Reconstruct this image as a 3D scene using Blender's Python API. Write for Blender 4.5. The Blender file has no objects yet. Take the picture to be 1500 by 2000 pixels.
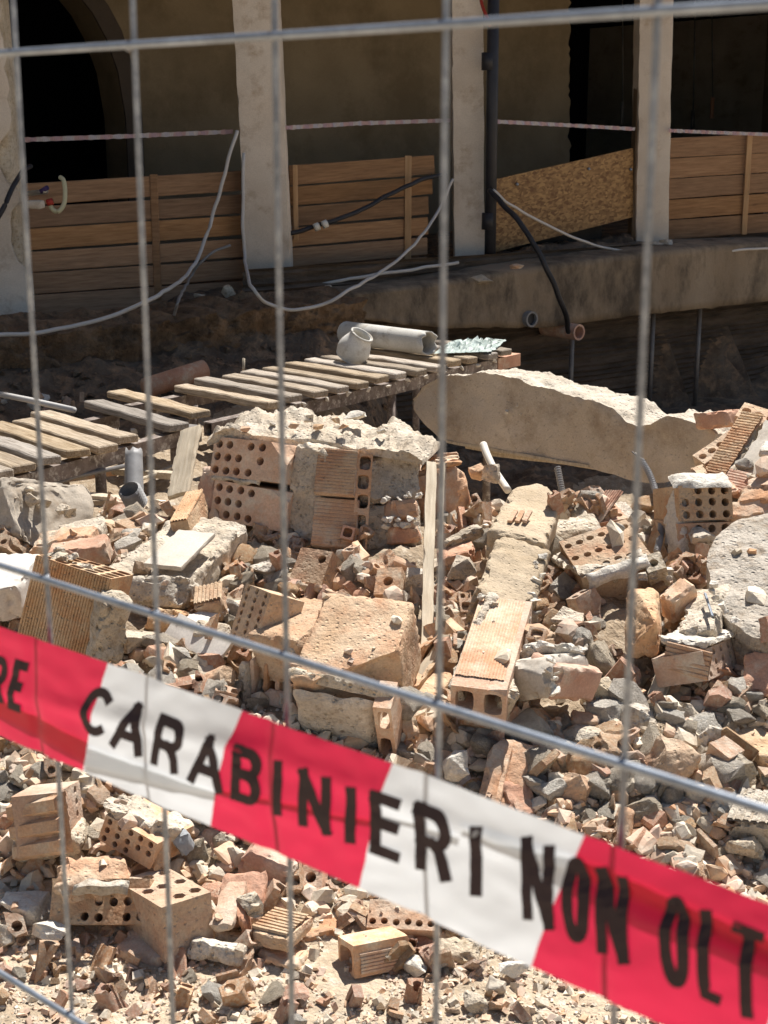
import bpy, bmesh, math, random
import numpy as np
from mathutils import Vector, Matrix, noise
from mathutils.bvhtree import BVHTree

R = math.radians
rng = random.Random(7)
npr = np.random.default_rng(7)
scene = bpy.context.scene
COL = scene.collection

# ------------------------------------------------------------------ camera, world, sun, exposure
F_PX, CX, CY, PITCH, CAM_H = 2878.0, 750.0, 1000.0, R(14.23), 1.6
cam_d = bpy.data.cameras.new('camera')
cam = bpy.data.objects.new('camera', cam_d)
COL.objects.link(cam)
cam.location = (0, 0, CAM_H)
cam.rotation_euler = (R(90) - PITCH, 0, 0)
cam_d.sensor_fit = 'HORIZONTAL'
cam_d.sensor_width = 36.0
cam_d.lens = 36.0 * F_PX / 1500.0
cam_d.clip_start, cam_d.clip_end = 0.05, 600.0
cam_d.dof.use_dof = True
cam_d.dof.focus_distance = 3.9
cam_d.dof.aperture_fstop = 24.0
scene.camera = cam

SUN_AZ, SUN_EL = R(27), R(60)
world = bpy.data.worlds.new('World')
scene.world = world
world.use_nodes = True
wn = world.node_tree
sky = wn.nodes.new('ShaderNodeTexSky')
sky.sky_type = 'NISHITA'
sky.sun_disc = False
sky.sun_elevation = SUN_EL
sky.sun_rotation = SUN_AZ
wn.links.new(sky.outputs[0], wn.nodes['Background'].inputs['Color'])
wn.nodes['Background'].inputs['Strength'].default_value = 0.052
sun_d = bpy.data.lights.new('sun', 'SUN')
sun_d.energy = 5.0
sun_d.angle = R(0.5)
sun_d.color = (1.0, 0.965, 0.92)
sun = bpy.data.objects.new('sun', sun_d)
COL.objects.link(sun)
S_DIR = Vector((math.sin(SUN_AZ) * math.cos(SUN_EL), math.cos(SUN_AZ) * math.cos(SUN_EL), math.sin(SUN_EL)))
sun.rotation_euler = (-S_DIR).to_track_quat('-Z', 'Y').to_euler()
sun.location = S_DIR * 30
scene.view_settings.view_transform = 'Standard'
scene.view_settings.look = 'None'
scene.view_settings.exposure = 0.70
scene.view_settings.gamma = 1.0
scene.view_settings.use_curve_mapping = False
scene.cycles.max_bounces = 8
scene.cycles.diffuse_bounces = 5

# ------------------------------------------------------------------ where a point of the photograph stands in the place
_cp, _sp = math.cos(PITCH), math.sin(PITCH)

def ray(px, py):
    x, y = px - CX, py - CY
    return Vector((x / F_PX, (F_PX * _cp - y * _sp) / F_PX, -(y * _cp + F_PX * _sp) / F_PX))

def at(px, py, Y):
    d = ray(px, py)
    return Vector((0, 0, CAM_H)) + d * (Y / d.y)

def atz(px, py, z):
    d = ray(px, py)
    return Vector((0, 0, CAM_H)) + d * ((z - CAM_H) / d.z)

# facade line: s runs along it, n towards the camera
FO, FD, FN = Vector((-0.77, 10.0, 0)), Vector((0.788, 0.616, 0)), Vector((0.616, -0.788, 0))

def fac(s, n, z):
    return FO + FD * s + FN * n + Vector((0, 0, z))

def fhit(px, py, n):
    d = ray(px, py)
    o = Vector((0, 0, CAM_H))
    t = (n - (o - FO).dot(FN)) / d.dot(FN)
    return o + d * t

def fsz(px, py, n):
    p = fhit(px, py, n)
    return (p - FO).dot(FD), p.z

_PY = [900, 1000, 1100, 1300, 1500, 1700, 1850, 2000]
_YY = [5.0, 4.42, 4.02, 3.46, 3.09, 2.87, 2.66, 2.43]

def Yg(py):
    return float(np.interp(py, _PY, _YY))

def g(px, py, dy=0.0):
    return at(px, py, Yg(py) + dy)

# ------------------------------------------------------------------ object helpers
def tag(o, label=None, cat=None, group=None, kind=None):
    if label: o['label'] = label
    if cat: o['category'] = cat
    if group: o['group'] = group
    if kind: o['kind'] = kind
    return o

def thing(name, label, cat, loc=(0, 0, 0), group=None):
    o = bpy.data.objects.new(name, None)
    o.empty_display_size = 0.1
    COL.objects.link(o)
    o.location = loc
    return tag(o, label, cat, group)

def link(name, me, mat=None, parent=None, M=None):
    o = bpy.data.objects.new(name, me)
    COL.objects.link(o)
    if mat is not None and not me.materials:
        me.materials.append(mat)
    if M is None: M = Matrix.Identity(4)
    if parent is not None:
        o.parent = parent
        pm = parent.matrix_basis.copy()
        q = parent.parent
        while q is not None:
            pm = q.matrix_basis @ pm
            q = q.parent
        o.matrix_basis = pm.inverted() @ M
    else:
        o.matrix_basis = M
    return o

def soften(me, ang=38):
    me.polygons.foreach_set('use_smooth', [True] * len(me.polygons))
    me.set_sharp_from_angle(angle=R(ang))
    return me

def me_from(verts, faces, name='mesh', smooth=False):
    me = bpy.data.meshes.new(name)
    me.from_pydata([tuple(v) for v in verts], [], [tuple(f) for f in faces])
    me.validate()
    if smooth:
        me.polygons.foreach_set('use_smooth', [True] * len(me.polygons))
    me.update()
    return me

def me_bm(bm, name='mesh', smooth=False):
    me = bpy.data.meshes.new(name)
    bm.to_mesh(me)
    bm.free()
    if smooth:
        me.polygons.foreach_set('use_smooth', [True] * len(me.polygons))
    me.update()
    return me

def frame(a, b, c):
    """A, B, C: bottom-left, bottom-right, top-left corner of the face that looks at us -> matrix (z towards us), width, height."""
    x = (b - a); W = x.length; x = x / W
    u = c - a
    y = u - x * u.dot(x); H = y.length; y = y / H
    z = x.cross(y)
    M = Matrix((x, y, z)).transposed().to_4x4()
    M.translation = a
    return M, W, H

def fr(a, b, c):
    return frame(at(*a), at(*b), at(*c))

# ------------------------------------------------------------------ shape builders (local: x width, y height, z from -D to 0, z=0 faces us)
def nv(p, f, seed):
    return noise.noise_vector(Vector((p[0] * f + seed * 13.7, p[1] * f - seed * 7.3, p[2] * f + seed * 3.1)))

def rough_box(W, H, D, res=0.012, r=0.008, amp=0.004, freq=22, seed=1, chips=(), smooth=False, taper=None):
    res = res * .8 if res < .03 else res
    ns = [max(2, min(60, int(L / res))) for L in (W, H, D)]
    L = (W, H, D)
    pts, faces = [], []
    for ax in range(3):
        u, v = (ax + 1) % 3, (ax + 2) % 3
        for side in (0, 1):
            b = len(pts)
            nu, nw = ns[u], ns[v]
            for i in range(nu + 1):
                for j in range(nw + 1):
                    p = [0, 0, 0]
                    p[ax] = side * L[ax]; p[u] = L[u] * i / nu; p[v] = L[v] * j / nw
                    pts.append(p)
            for i in range(nu):
                for j in range(nw):
                    q = [b + i * (nw + 1) + j, b + (i + 1) * (nw + 1) + j, b + (i + 1) * (nw + 1) + j + 1, b + i * (nw + 1) + j + 1]
                    faces.append(q if side else q[::-1])
    P = np.array(pts)
    key = np.round(P / 1e-5).astype(np.int64)
    _, idx, inv = np.unique(key, axis=0, return_index=True, return_inverse=True)
    inv = inv.reshape(-1)
    P = P[idx]
    faces = inv[np.array(faces)]
    Lv = np.array(L)
    rr = min(r, min(L) * 0.45)
    C = np.clip(P, rr, Lv - rr)
    d = P - C
    n = np.linalg.norm(d, axis=1, keepdims=True); n[n == 0] = 1
    P = C + d / n * rr
    if taper is not None:                       # (kx, kz): how much narrower the top is
        k = P[:, 1:2] / H
        P[:, 0:1] = W / 2 + (P[:, 0:1] - W / 2) * (1 - taper[0] * k)
        P[:, 2:3] = D / 2 + (P[:, 2:3] - D / 2) * (1 - taper[1] * k)
    N = np.array([nv(p, freq, seed) for p in P]) * amp + np.array([nv(p, freq * 2.7, seed + 3) for p in P]) * amp * 0.55 \
        + np.array([nv(p, freq * 0.35, seed + 5) for p in P]) * amp * 1.5
    em = ((np.abs(d) > 1e-9).sum(axis=1) >= 2)
    if em.any():
        Ne = np.array([nv(q, 48, seed + 9) for q in P[em]])
        inward = (Lv / 2 - P[em]); inward /= np.maximum(np.linalg.norm(inward, axis=1, keepdims=True), 1e-6)
        bite = np.clip(Ne[:, :1] * 1.6 + .15, 0, 1) * min(.012, amp * 2.4 + .002)
        N[em] += Ne * amp * .8 + inward * bite
    for co, no in chips:
        no = np.array(Vector(no).normalized()); co = np.array(co) * Lv
        dd = (P - co) @ no + N[:, 1] * 0.9
        m = dd > 0
        P[m] -= np.outer(dd[m], no)
    P = P + N
    P[:, 2] -= D
    return soften(me_from(P, faces, 'rough_box'), 36)

def rand_chips(rr, n=3, size=0.25):
    out = []
    for _ in range(n):
        c = [rr.choice((0, 1)) for _ in range(3)]
        k = rr.randrange(3)
        no = [(1 if q else -1) * rr.uniform(0.4, 1) for q in c]
        no[k] *= rr.uniform(0.05, 0.6)
        co = [q + (-1 if q else 1) * size * rr.uniform(0.1, 0.7) for q in c]
        out.append((co, no))
    return out

def ring_pts(N, shape):
    out = []
    for k in range(N):
        a = 2 * math.pi * k / N
        c, s = math.cos(a), math.sin(a)
        m = max(abs(c), abs(s))
        if shape == 'square':
            q = (abs(c) ** 5 + abs(s) ** 5) ** 0.2
            hp = (c / q, s / q)
        elif shape == 'hex':
            aa = (a + math.pi / 6) % (math.pi / 3) - math.pi / 6
            q = math.cos(math.pi / 6) / math.cos(aa)
            hp = (c * q * 1.08, s * q * 1.08)
        else:
            hp = (c, s)
        out.append((hp, (c / m, s / m)))
    return out

def hollow_bm(W, H, D, nx, ny, rf=0.34, N=16, shape='round', mask=None):
    bm = bmesh.new()
    cw, ch = W / nx, H / ny
    rx = min(cw, ch) * rf if shape != 'square' else cw * rf
    ry = min(cw, ch) * rf if shape != 'square' else ch * rf
    RP = ring_pts(N, shape)
    V = lambda x, y, z: bm.verts.new((x, y, z))
    for i in range(nx):
        for j in range(ny):
            cx, cy = (i + 0.5) * cw, (j + 0.5) * ch
            of = [V(cx + q[0] * cw / 2, cy + q[1] * ch / 2, 0) for _, q in RP]
            ob = [V(cx + q[0] * cw / 2, cy + q[1] * ch / 2, -D) for _, q in RP]
            if mask is not None and not mask(i, j):
                bm.faces.new(of); bm.faces.new(ob[::-1])
            else:
                jx, jy = rng.uniform(-.04, .04) * cw, rng.uniform(-.04, .04) * ch
                hf = [V(cx + jx + p[0] * rx, cy + jy + p[1] * ry, 0) for p, _ in RP]
                hb = [V(cx + jx + p[0] * rx, cy + jy + p[1] * ry, -D) for p, _ in RP]
                for k in range(N):
                    l = (k + 1) % N
                    bm.faces.new((of[k], of[l], hf[l], hf[k]))
                    bm.faces.new((ob[l], ob[k], hb[k], hb[l]))
                    bm.faces.new((hf[k], hf[l], hb[l], hb[k]))
            for k in range(N):
                l = (k + 1) % N
                a, b = RP[k][1], RP[l][1]
                out = (i == nx - 1 and a[0] > .99 and b[0] > .99) or (i == 0 and a[0] < -.99 and b[0] < -.99) or \
                      (j == ny - 1 and a[1] > .99 and b[1] > .99) or (j == 0 and a[1] < -.99 and b[1] < -.99)
                if out:
                    bm.faces.new((of[l], of[k], ob[k], ob[l]))
    bmesh.ops.remove_doubles(bm, verts=bm.verts, dist=1e-5)
    return bm

def cut(bm, co, no, jit=0.002):
    no = Vector(no).normalized()
    res = bmesh.ops.bisect_plane(bm, geom=bm.verts[:] + bm.edges[:] + bm.faces[:], dist=1e-6, plane_co=Vector(co), plane_no=no, clear_outer=True)
    ed = [e for e in res['geom_cut'] if isinstance(e, bmesh.types.BMEdge)]
    if ed:
        bmesh.ops.triangle_fill(bm, use_beauty=True, use_dissolve=False, edges=ed, normal=no)
        vs = {v for e in ed for v in e.verts if v.is_valid}
        for v in vs:
            v.co += no * (noise.noise(v.co * 60) * jit * 2.2) + Vector((rng.uniform(-1, 1), rng.uniform(-1, 1), rng.uniform(-1, 1))) * jit * 0.35
    return bm

def wob(bm, amp=0.0012, f=18, seed=2):
    for v in bm.verts:
        v.co += nv(v.co, f, seed) * amp
    return bm

def fin(bm, name='mesh'):
    bmesh.ops.recalc_face_normals(bm, faces=bm.faces)
    return me_bm(bm, name)

def hollow(W, H, D, nx, ny, rf=0.34, N=16, shape='round', mask=None, cuts=(), jit=0.002):
    bm = hollow_bm(W, H, D, nx, ny, rf, N, shape, mask)
    for co, no in cuts:
        cut(bm, (co[0] * W, co[1] * H, -co[2] * D), no, jit)
    wob(bm)
    return fin(bm, 'hollow_brick')

def ribbed(W, H, T, n, depth=0.0025, along='x', seed=1):
    """a thin clay face with fine ribs standing proud; ribs run along x (or y)."""
    prof = []
    L = H if along == 'x' else W
    for k in range(n):
        p = L / n
        prof += [(k * p, 0), (k * p + .18 * p, depth), (k * p + .72 * p, depth), (k * p + .9 * p, 0)]
    prof.append((L, 0))
    Q = W if along == 'x' else H
    m = 8
    vs, fs = [], []
    for i in range(m + 1):
        q = Q * i / m
        for a, d in prof:
            nz = noise.noise(Vector((a * 90, q * 30, seed))) * depth * .35
            e = noise.noise(Vector((a * 60, seed * 3, i))) * .003 if i in (0, m) else 0
            vs.append((q + e, a, d + nz) if along == 'x' else (a, q + e, d + nz))
    k = len(prof)
    for i in range(m):
        for j in range(k - 1):
            f = (i * k + j, (i + 1) * k + j, (i + 1) * k + j + 1, i * k + j + 1)
            fs.append(f if along == 'x' else f[::-1])
    b = len(vs)
    vs += [(0, 0, -T), (W, 0, -T), (W, H, -T), (0, H, -T)]
    fs.append((b + 3, b + 2, b + 1, b))
    me = me_from(vs, fs, 'ribbed')
    return me

def extr(poly, D, cuts=(), jit=0.002, name='mesh'):
    bm = bmesh.new()
    f = [bm.verts.new((x, y, 0)) for x, y in poly]
    b = [bm.verts.new((x, y, -D)) for x, y in poly]
    n = len(poly)
    bm.faces.new(f); bm.faces.new(b[::-1])
    for k in range(n):
        bm.faces.new((f[k], b[k], b[(k + 1) % n], f[(k + 1) % n]))
    bmesh.ops.triangulate(bm, faces=[q for q in bm.faces if len(q.verts) > 4], ngon_method='EAR_CLIP')
    for co, no in cuts:
        cut(bm, co, no, jit)
    bmesh.ops.recalc_face_normals(bm, faces=bm.faces)
    return bm

def rock_bm(rr, dims, npts=13, sub=2, amp=0.05, boxy=0.5, smooth=0.0, freq=2.2):
    bm = bmesh.new()
    for _ in range(npts):
        d = Vector((rr.gauss(0, 1), rr.gauss(0, 1), rr.gauss(0, 1))).normalized()
        m = max(abs(d.x), abs(d.y), abs(d.z))
        s = (1 - boxy) + boxy / m
        s *= rr.uniform(0.82, 1.08)
        bm.verts.new(d * s * 0.5)
    res = bmesh.ops.convex_hull(bm, input=bm.verts[:])
    junk = [v for v in bm.verts if not v.link_faces]
    bmesh.ops.delete(bm, geom=junk, context='VERTS')
    for _ in range(sub):
        bmesh.ops.subdivide_edges(bm, edges=bm.edges[:], cuts=1, use_grid_fill=True, smooth=smooth)
    bmesh.ops.triangulate(bm, faces=bm.faces[:])
    sd = rr.uniform(0, 99)
    bm.normal_update()
    for v in bm.verts:
        k = noise.fractal(v.co * freq + Vector((sd, 0, 0)), 0.9, 2.1, 4)
        v.co += v.normal * k * amp
    for v in bm.verts:
        v.co = Vector((v.co.x * dims[0], v.co.y * dims[1], v.co.z * dims[2]))
    bmesh.ops.recalc_face_normals(bm, faces=bm.faces)
    return bm

def tube_me(pts, r, seg=8, caps=True, rad=None, smooth=True):
    pts = [Vector(p) for p in pts]
    vs, fs = [], []
    up = Vector((0.12, 0.2, 1)).normalized()
    n = len(pts)
    for i, p in enumerate(pts):
        t = (pts[min(i + 1, n - 1)] - pts[max(i - 1, 0)]).normalized()
        if abs(t.dot(up)) > .95: up = Vector((1, .1, 0)).normalized()
        a = t.cross(up).normalized(); b = t.cross(a)
        q = rad[i] if rad else r
        for k in range(seg):
            w = 2 * math.pi * k / seg
            vs.append(p + a * math.cos(w) * q + b * math.sin(w) * q)
    for i in range(n - 1):
        for k in range(seg):
            l = (k + 1) % seg
            fs.append((i * seg + k, i * seg + l, (i + 1) * seg + l, (i + 1) * seg + k))
    if caps:
        fs.append(tuple(range(seg))[::-1]); fs.append(tuple((n - 1) * seg + k for k in range(seg)))
    return me_from(vs, fs, 'tube', smooth)

def spline(pts, k=8):
    P = [Vector(p) for p in pts]
    P = [P[0] * 2 - P[1]] + P + [P[-1] * 2 - P[-2]]
    out = []
    for i in range(1, len(P) - 2):
        for j in range(k):
            t = j / k
            a, b, c, d = P[i - 1], P[i], P[i + 1], P[i + 2]
            out.append(0.5 * ((2 * b) + (c - a) * t + (2 * a - 5 * b + 4 * c - d) * t * t + (3 * b - a - 3 * c + d) * t ** 3))
    out.append(P[-2])
    return out

def box_me(W, H, D, bevel=0.0, wobble=0.0, seed=0, cuts=0):
    bm = bmesh.new()
    bmesh.ops.create_cube(bm, size=1)
    for v in bm.verts:
        v.co = Vector(((v.co.x + .5) * W, (v.co.y + .5) * H, (v.co.z - .5) * D))
    if bevel:
        bmesh.ops.bevel(bm, geom=bm.edges[:], offset=bevel, segments=1, affect='EDGES')
    if cuts:
        bmesh.ops.subdivide_edges(bm, edges=[e for e in bm.edges if e.calc_length() > W * .5], cuts=cuts)
    if wobble:
        for v in bm.verts: v.co += nv(v.co, 9, seed) * wobble
    return me_bm(bm, 'box')

# ------------------------------------------------------------------ materials
def pmat(name, c1, c2, scale=6.0, rough=0.9, bump=0.5, bscale=60.0, bdist=0.004, spot=None, spot_scale=25.0, spot_amt=0.5,
         rnd=0.2, metallic=0.0, stretch=(1, 1, 1), detail=8.0, coarse=None, spec=0.3, island=False, contrast=(0.34, 0.66), hue=0.0, mottle=.14, pits=False):
    m = bpy.data.materials.new(name)
    m.use_nodes = True
    nt = m.node_tree; N = nt.nodes; L = nt.links
    bs = N['Principled BSDF']
    tc = N.new('ShaderNodeTexCoord')
    oi = N.new('ShaderNodeObjectInfo')
    if island:
        ge = N.new('ShaderNodeNewGeometry'); rsock = ge.outputs['Random Per Island']
    else:
        rsock = oi.outputs['Random']
    mul = N.new('ShaderNodeMath'); mul.operation = 'MULTIPLY'; mul.inputs[1].default_value = 37.0
    L.new(rsock, mul.inputs[0])
    add = N.new('ShaderNodeVectorMath'); add.operation = 'ADD'
    L.new(tc.outputs['Object'], add.inputs[0]); L.new(mul.outputs[0], add.inputs[1])
    mp = N.new('ShaderNodeMapping'); mp.inputs['Scale'].default_value = stretch
    L.new(add.outputs[0], mp.inputs['Vector'])
    def nz(s, d=detail, r=0.6):
        n = N.new('ShaderNodeTexNoise'); n.inputs['Scale'].default_value = s; n.inputs['Detail'].default_value = d
        n.inputs['Roughness'].default_value = r
        L.new(mp.outputs[0], n.inputs['Vector']); return n
    n1 = nz(scale)
    cr = N.new('ShaderNodeValToRGB')
    cr.color_ramp.elements[0].position, cr.color_ramp.elements[1].position = contrast
    cr.color_ramp.elements[0].color = (*c1, 1); cr.color_ramp.elements[1].color = (*c2, 1)
    L.new(n1.outputs['Fac'], cr.inputs[0])
    col = cr.outputs[0]
    if spot is not None:
        n3 = nz(spot_scale, 6, .7)
        r3 = N.new('ShaderNodeValToRGB')
        r3.color_ramp.elements[0].position = 0.62 - spot_amt * .3; r3.color_ramp.elements[1].position = 0.74 - spot_amt * .2
        L.new(n3.outputs['Fac'], r3.inputs[0])
        mx = N.new('ShaderNodeMixRGB'); mx.inputs['Color2'].default_value = (*spot, 1)
        L.new(r3.outputs[0], mx.inputs['Fac']); L.new(col, mx.inputs['Color1'])
        col = mx.outputs[0]
    hs = N.new('ShaderNodeHueSaturation')
    mr = N.new('ShaderNodeMapRange'); mr.inputs['To Min'].default_value = 1 - rnd; mr.inputs['To Max'].default_value = 1 + rnd
    L.new(rsock, mr.inputs['Value'])
    val = mr.outputs[0]
    if bump:
        for sc_, lo_, hi_, dt in ((scale * .45, 1 - mottle, 1 + mottle, 3), (170, 1 - mottle * .75, 1 + mottle * .75, 3)):
            nq = nz(sc_, dt, .6)
            mq = N.new('ShaderNodeMapRange'); mq.inputs['From Min'].default_value = .32; mq.inputs['From Max'].default_value = .68
            mq.inputs['To Min'].default_value = lo_; mq.inputs['To Max'].default_value = hi_
            L.new(nq.outputs['Fac'], mq.inputs['Value'])
            mm_ = N.new('ShaderNodeMath'); mm_.operation = 'MULTIPLY'
            L.new(val, mm_.inputs[0]); L.new(mq.outputs[0], mm_.inputs[1]); val = mm_.outputs[0]
    L.new(val, hs.inputs['Value'])
    if hue:
        fr_ = N.new('ShaderNodeMath'); fr_.operation = 'FRACT'
        L.new(mul.outputs[0], fr_.inputs[0])
        mh = N.new('ShaderNodeMapRange'); mh.inputs['To Min'].default_value = 1 - hue; mh.inputs['To Max'].default_value = 1 + hue * .6
        L.new(fr_.outputs[0], mh.inputs['Value']); L.new(mh.outputs[0], hs.inputs['Saturation'])
    L.new(col, hs.inputs['Color'])
    L.new(hs.outputs[0], bs.inputs['Base Color'])
    bs.inputs['Roughness'].default_value = rough
    bs.inputs['Metallic'].default_value = metallic
    bs.inputs['Specular IOR Level'].default_value = spec
    if bump:
        n2 = nz(bscale, 6, .65)
        hsock = n2.outputs['Fac']
        if coarse:
            n4 = nz(coarse, 4, .6)
            ad = N.new('ShaderNodeMath'); ad.operation = 'MULTIPLY_ADD'; ad.inputs[1].default_value = 2.0
            L.new(n4.outputs['Fac'], ad.inputs[0]); L.new(hsock, ad.inputs[2]); hsock = ad.outputs[0]
        if pits:
            vo = N.new('ShaderNodeTexVoronoi'); vo.inputs['Scale'].default_value = bscale * .7
            L.new(mp.outputs[0], vo.inputs['Vector'])
            pm = N.new('ShaderNodeMapRange'); pm.inputs['From Min'].default_value = 0.0; pm.inputs['From Max'].default_value = .28
            L.new(vo.outputs['Distance'], pm.inputs['Value'])
            pa = N.new('ShaderNodeMath'); pa.operation = 'ADD'
            L.new(pm.outputs[0], pa.inputs[0]); L.new(hsock, pa.inputs[1]); hsock = pa.outputs[0]
        bp = N.new('ShaderNodeBump'); bp.inputs['Strength'].default_value = bump; bp.inputs['Distance'].default_value = bdist
        L.new(hsock, bp.inputs['Height']); L.new(bp.outputs[0], bs.inputs['Normal'])
    return m

M = {}
M['clay'] = pmat('terracotta', (.53, .295, .165), (.62, .425, .285), 9, bump=.75, bscale=90, bdist=.004, coarse=30, spot=(.61, .50, .37), spot_scale=11, spot_amt=.5, rnd=.14, hue=.18)
M['clay_red'] = pmat('terracotta_red', (.47, .24, .15), (.57, .35, .24), 9, bump=.7, bscale=90, bdist=.004, coarse=30, spot=(.58, .46, .34), spot_scale=11, spot_amt=.45, rnd=.13, hue=.12)
M['clay_pale'] = pmat('terracotta_dusty', (.52, .335, .19), (.63, .48, .325), 8, bump=.85, bscale=90, bdist=.005, coarse=28, spot=(.52, .29, .16), spot_scale=10, spot_amt=.5, rnd=.12, hue=.15, pits=True)
M['mortar'] = pmat('mortar', (.50, .42, .315), (.68, .605, .49), 10, bump=1.0, bscale=85, bdist=.007, coarse=24, spot=(.37, .29, .20), spot_scale=45, spot_amt=.4, rnd=.12, hue=.25, pits=True)
M['mortar_white'] = pmat('lime_mortar', (.60, .54, .45), (.73, .68, .59), 10, bump=1.0, bscale=80, bdist=.006, coarse=22, spot=(.48, .42, .34), spot_scale=40, spot_amt=.3, rnd=.08)
M['mortar_grey'] = pmat('cement_mortar', (.49, .405, .30), (.64, .56, .45), 11, bump=1.0, bscale=90, bdist=.007, coarse=26, spot=(.35, .295, .23), spot_scale=55, spot_amt=.35, rnd=.12, pits=True)
M['concrete'] = pmat('concrete', (.40, .34, .265), (.51, .445, .36), 4, bump=.55, bscale=120, bdist=.003, spot=(.30, .23, .16), spot_scale=6, spot_amt=.45, rnd=.05)
M['broken'] = pmat('broken_concrete', (.47, .40, .31), (.62, .55, .45), 14, bump=1.0, bscale=70, bdist=.008, coarse=22, rnd=.06, pits=True)
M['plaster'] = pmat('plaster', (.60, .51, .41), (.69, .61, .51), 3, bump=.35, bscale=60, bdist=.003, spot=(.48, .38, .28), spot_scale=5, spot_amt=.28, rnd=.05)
M['plaster_grey'] = pmat('smooth_plaster', (.51, .45, .37), (.60, .54, .455), 6, bump=.3, bscale=70, bdist=.003, spot=(.44, .37, .29), spot_scale=9, spot_amt=.35, rnd=.06)
M['plaster_white'] = pmat('white_plaster', (.60, .55, .49), (.68, .64, .57), 6, bump=.3, bscale=70, bdist=.002, rnd=.06)
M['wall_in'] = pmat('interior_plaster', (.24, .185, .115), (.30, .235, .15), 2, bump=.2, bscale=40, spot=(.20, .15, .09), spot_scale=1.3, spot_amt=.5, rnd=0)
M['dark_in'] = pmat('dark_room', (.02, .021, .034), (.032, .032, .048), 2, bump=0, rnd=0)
M['soil'] = pmat('dark_soil', (.10, .068, .045), (.24, .18, .125), 5, bump=1, bscale=40, bdist=.03, coarse=9, spot=(.34, .22, .13), spot_scale=9, spot_amt=.45, rnd=.05)
M['retain'] = pmat('retaining_wall', (.075, .058, .042), (.16, .12, .09), 3, bump=1, bscale=14, bdist=.02, stretch=(1, 1, 5), rnd=.03)
M['board'] = pmat('new_timber', (.25, .135, .066), (.37, .215, .11), 5, bump=.45, bscale=30, bdist=.003, stretch=(1.2, 16, 16), spot=(.16, .085, .045), spot_scale=2.5, spot_amt=.1, rnd=.26, hue=.15, mottle=.12)
M['batten'] = pmat('batten_timber', (.40, .24, .12), (.48, .31, .17), 5, bump=.3, bscale=30, bdist=.003, stretch=(14, 1.2, 14), rnd=.08)
M['slat'] = pmat('weathered_timber', (.29, .225, .155), (.46, .385, .295), 5, bump=.8, bscale=26, bdist=.004, stretch=(1.4, 22, 22), spot=(.20, .145, .09), spot_scale=7, spot_amt=.45, rnd=.24, hue=.4, mottle=.2)
M['stick'] = pmat('dry_stick', (.42, .34, .24), (.56, .48, .36), 6, bump=.6, bscale=30, bdist=.003, stretch=(18, 1.5, 18), rnd=.08)
M['rust'] = pmat('rusty_steel', (.10, .075, .06), (.25, .2, .17), 18, rough=.7, bump=.6, bscale=60, bdist=.003, spot=(.5, .46, .4), spot_scale=30, spot_amt=.35, rnd=.05)
M['steel'] = pmat('grey_steel', (.16, .15, .145), (.24, .22, .2), 12, rough=.55, metallic=.4, bump=.1, rnd=.05)
M['zinc'] = pmat('galvanised_wire', (.25, .28, .32), (.34, .375, .42), 40, rough=.42, metallic=.6, bump=.12, bscale=300, bdist=.0005, rnd=.04, spec=.5)  # blue in the base colour stands for sky reflected in the horizontal wires
M['wire'] = pmat('shaded_wire', (.19, .20, .22), (.27, .285, .31), 60, rough=.45, metallic=.55, bump=.25, bscale=300, bdist=.0006, spot=(.36, .37, .38), spot_scale=120, rnd=.05, spec=.4)  # darker copy for upright wires: their shaded side put into the colour
M['beam'] = pmat('old_beam_concrete', (.44, .365, .28), (.56, .48, .385), 3, bump=.8, bscale=70, bdist=.005, coarse=12, spot=(.34, .265, .19), spot_scale=4, spot_amt=.4, rnd=0, pits=True)
M['disc'] = pmat('pebbled_concrete', (.40, .345, .275), (.55, .49, .41), 12, bump=1, bscale=70, bdist=.008, coarse=22, spot=(.33, .26, .19), spot_scale=30, spot_amt=.4, rnd=0, pits=True)
M['heap'] = pmat('shadow_brown_earth', (.27, .20, .13), (.40, .31, .21), 8, bump=1, bscale=60, bdist=.012, coarse=16, spot=(.48, .40, .30), spot_scale=30, spot_amt=.4, rnd=0)  # brown fill, its colour darkened for the shadow gaps between the pieces
M['earth'] = pmat('brown_earth', (.16, .098, .055), (.30, .20, .12), 5, bump=1, bscale=40, bdist=.02, coarse=10, spot=(.10, .07, .045), spot_scale=6, spot_amt=.5, rnd=.05)
M['bed'] = pmat('sandy_bedding', (.41, .315, .205), (.52, .415, .29), 8, bump=.9, bscale=110, bdist=.004, coarse=30, spot=(.42, .33, .23), spot_scale=40, spot_amt=.3, rnd=.06, pits=True)
M['pipe'] = pmat('fibre_cement', (.50, .48, .43), (.60, .58, .53), 7, bump=.25, bscale=60, bdist=.003, spot=(.38, .34, .28), spot_scale=11, spot_amt=.3, rnd=.08)
M['cable_white'] = pmat('white_cable', (.48, .46, .43), (.55, .53, .50), 6, rough=.6, bump=0, rnd=.05)
M['cable_black'] = pmat('black_cable', (.02, .02, .024), (.035, .035, .04), 6, rough=.5, bump=0, rnd=.05)
M['conduit'] = pmat('grey_conduit', (.19, .185, .18), (.28, .275, .27), 20, rough=.5, bump=0, rnd=.05)
M['pvc'] = pmat('white_pvc', (.66, .62, .53), (.72, .68, .6), 6, rough=.45, bump=0, rnd=.03)
M['rag'] = pmat('plastic_rag', (.30, .37, .34), (.50, .54, .50), 12, rough=.5, bump=.2, rnd=.03)
M['dust'] = pmat('dusty_ground', (.44, .34, .23), (.57, .46, .33), 5, bump=1, bscale=70, bdist=.008, coarse=18, spot=(.64, .56, .45), spot_scale=38, spot_amt=.35, rnd=0)
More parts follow.
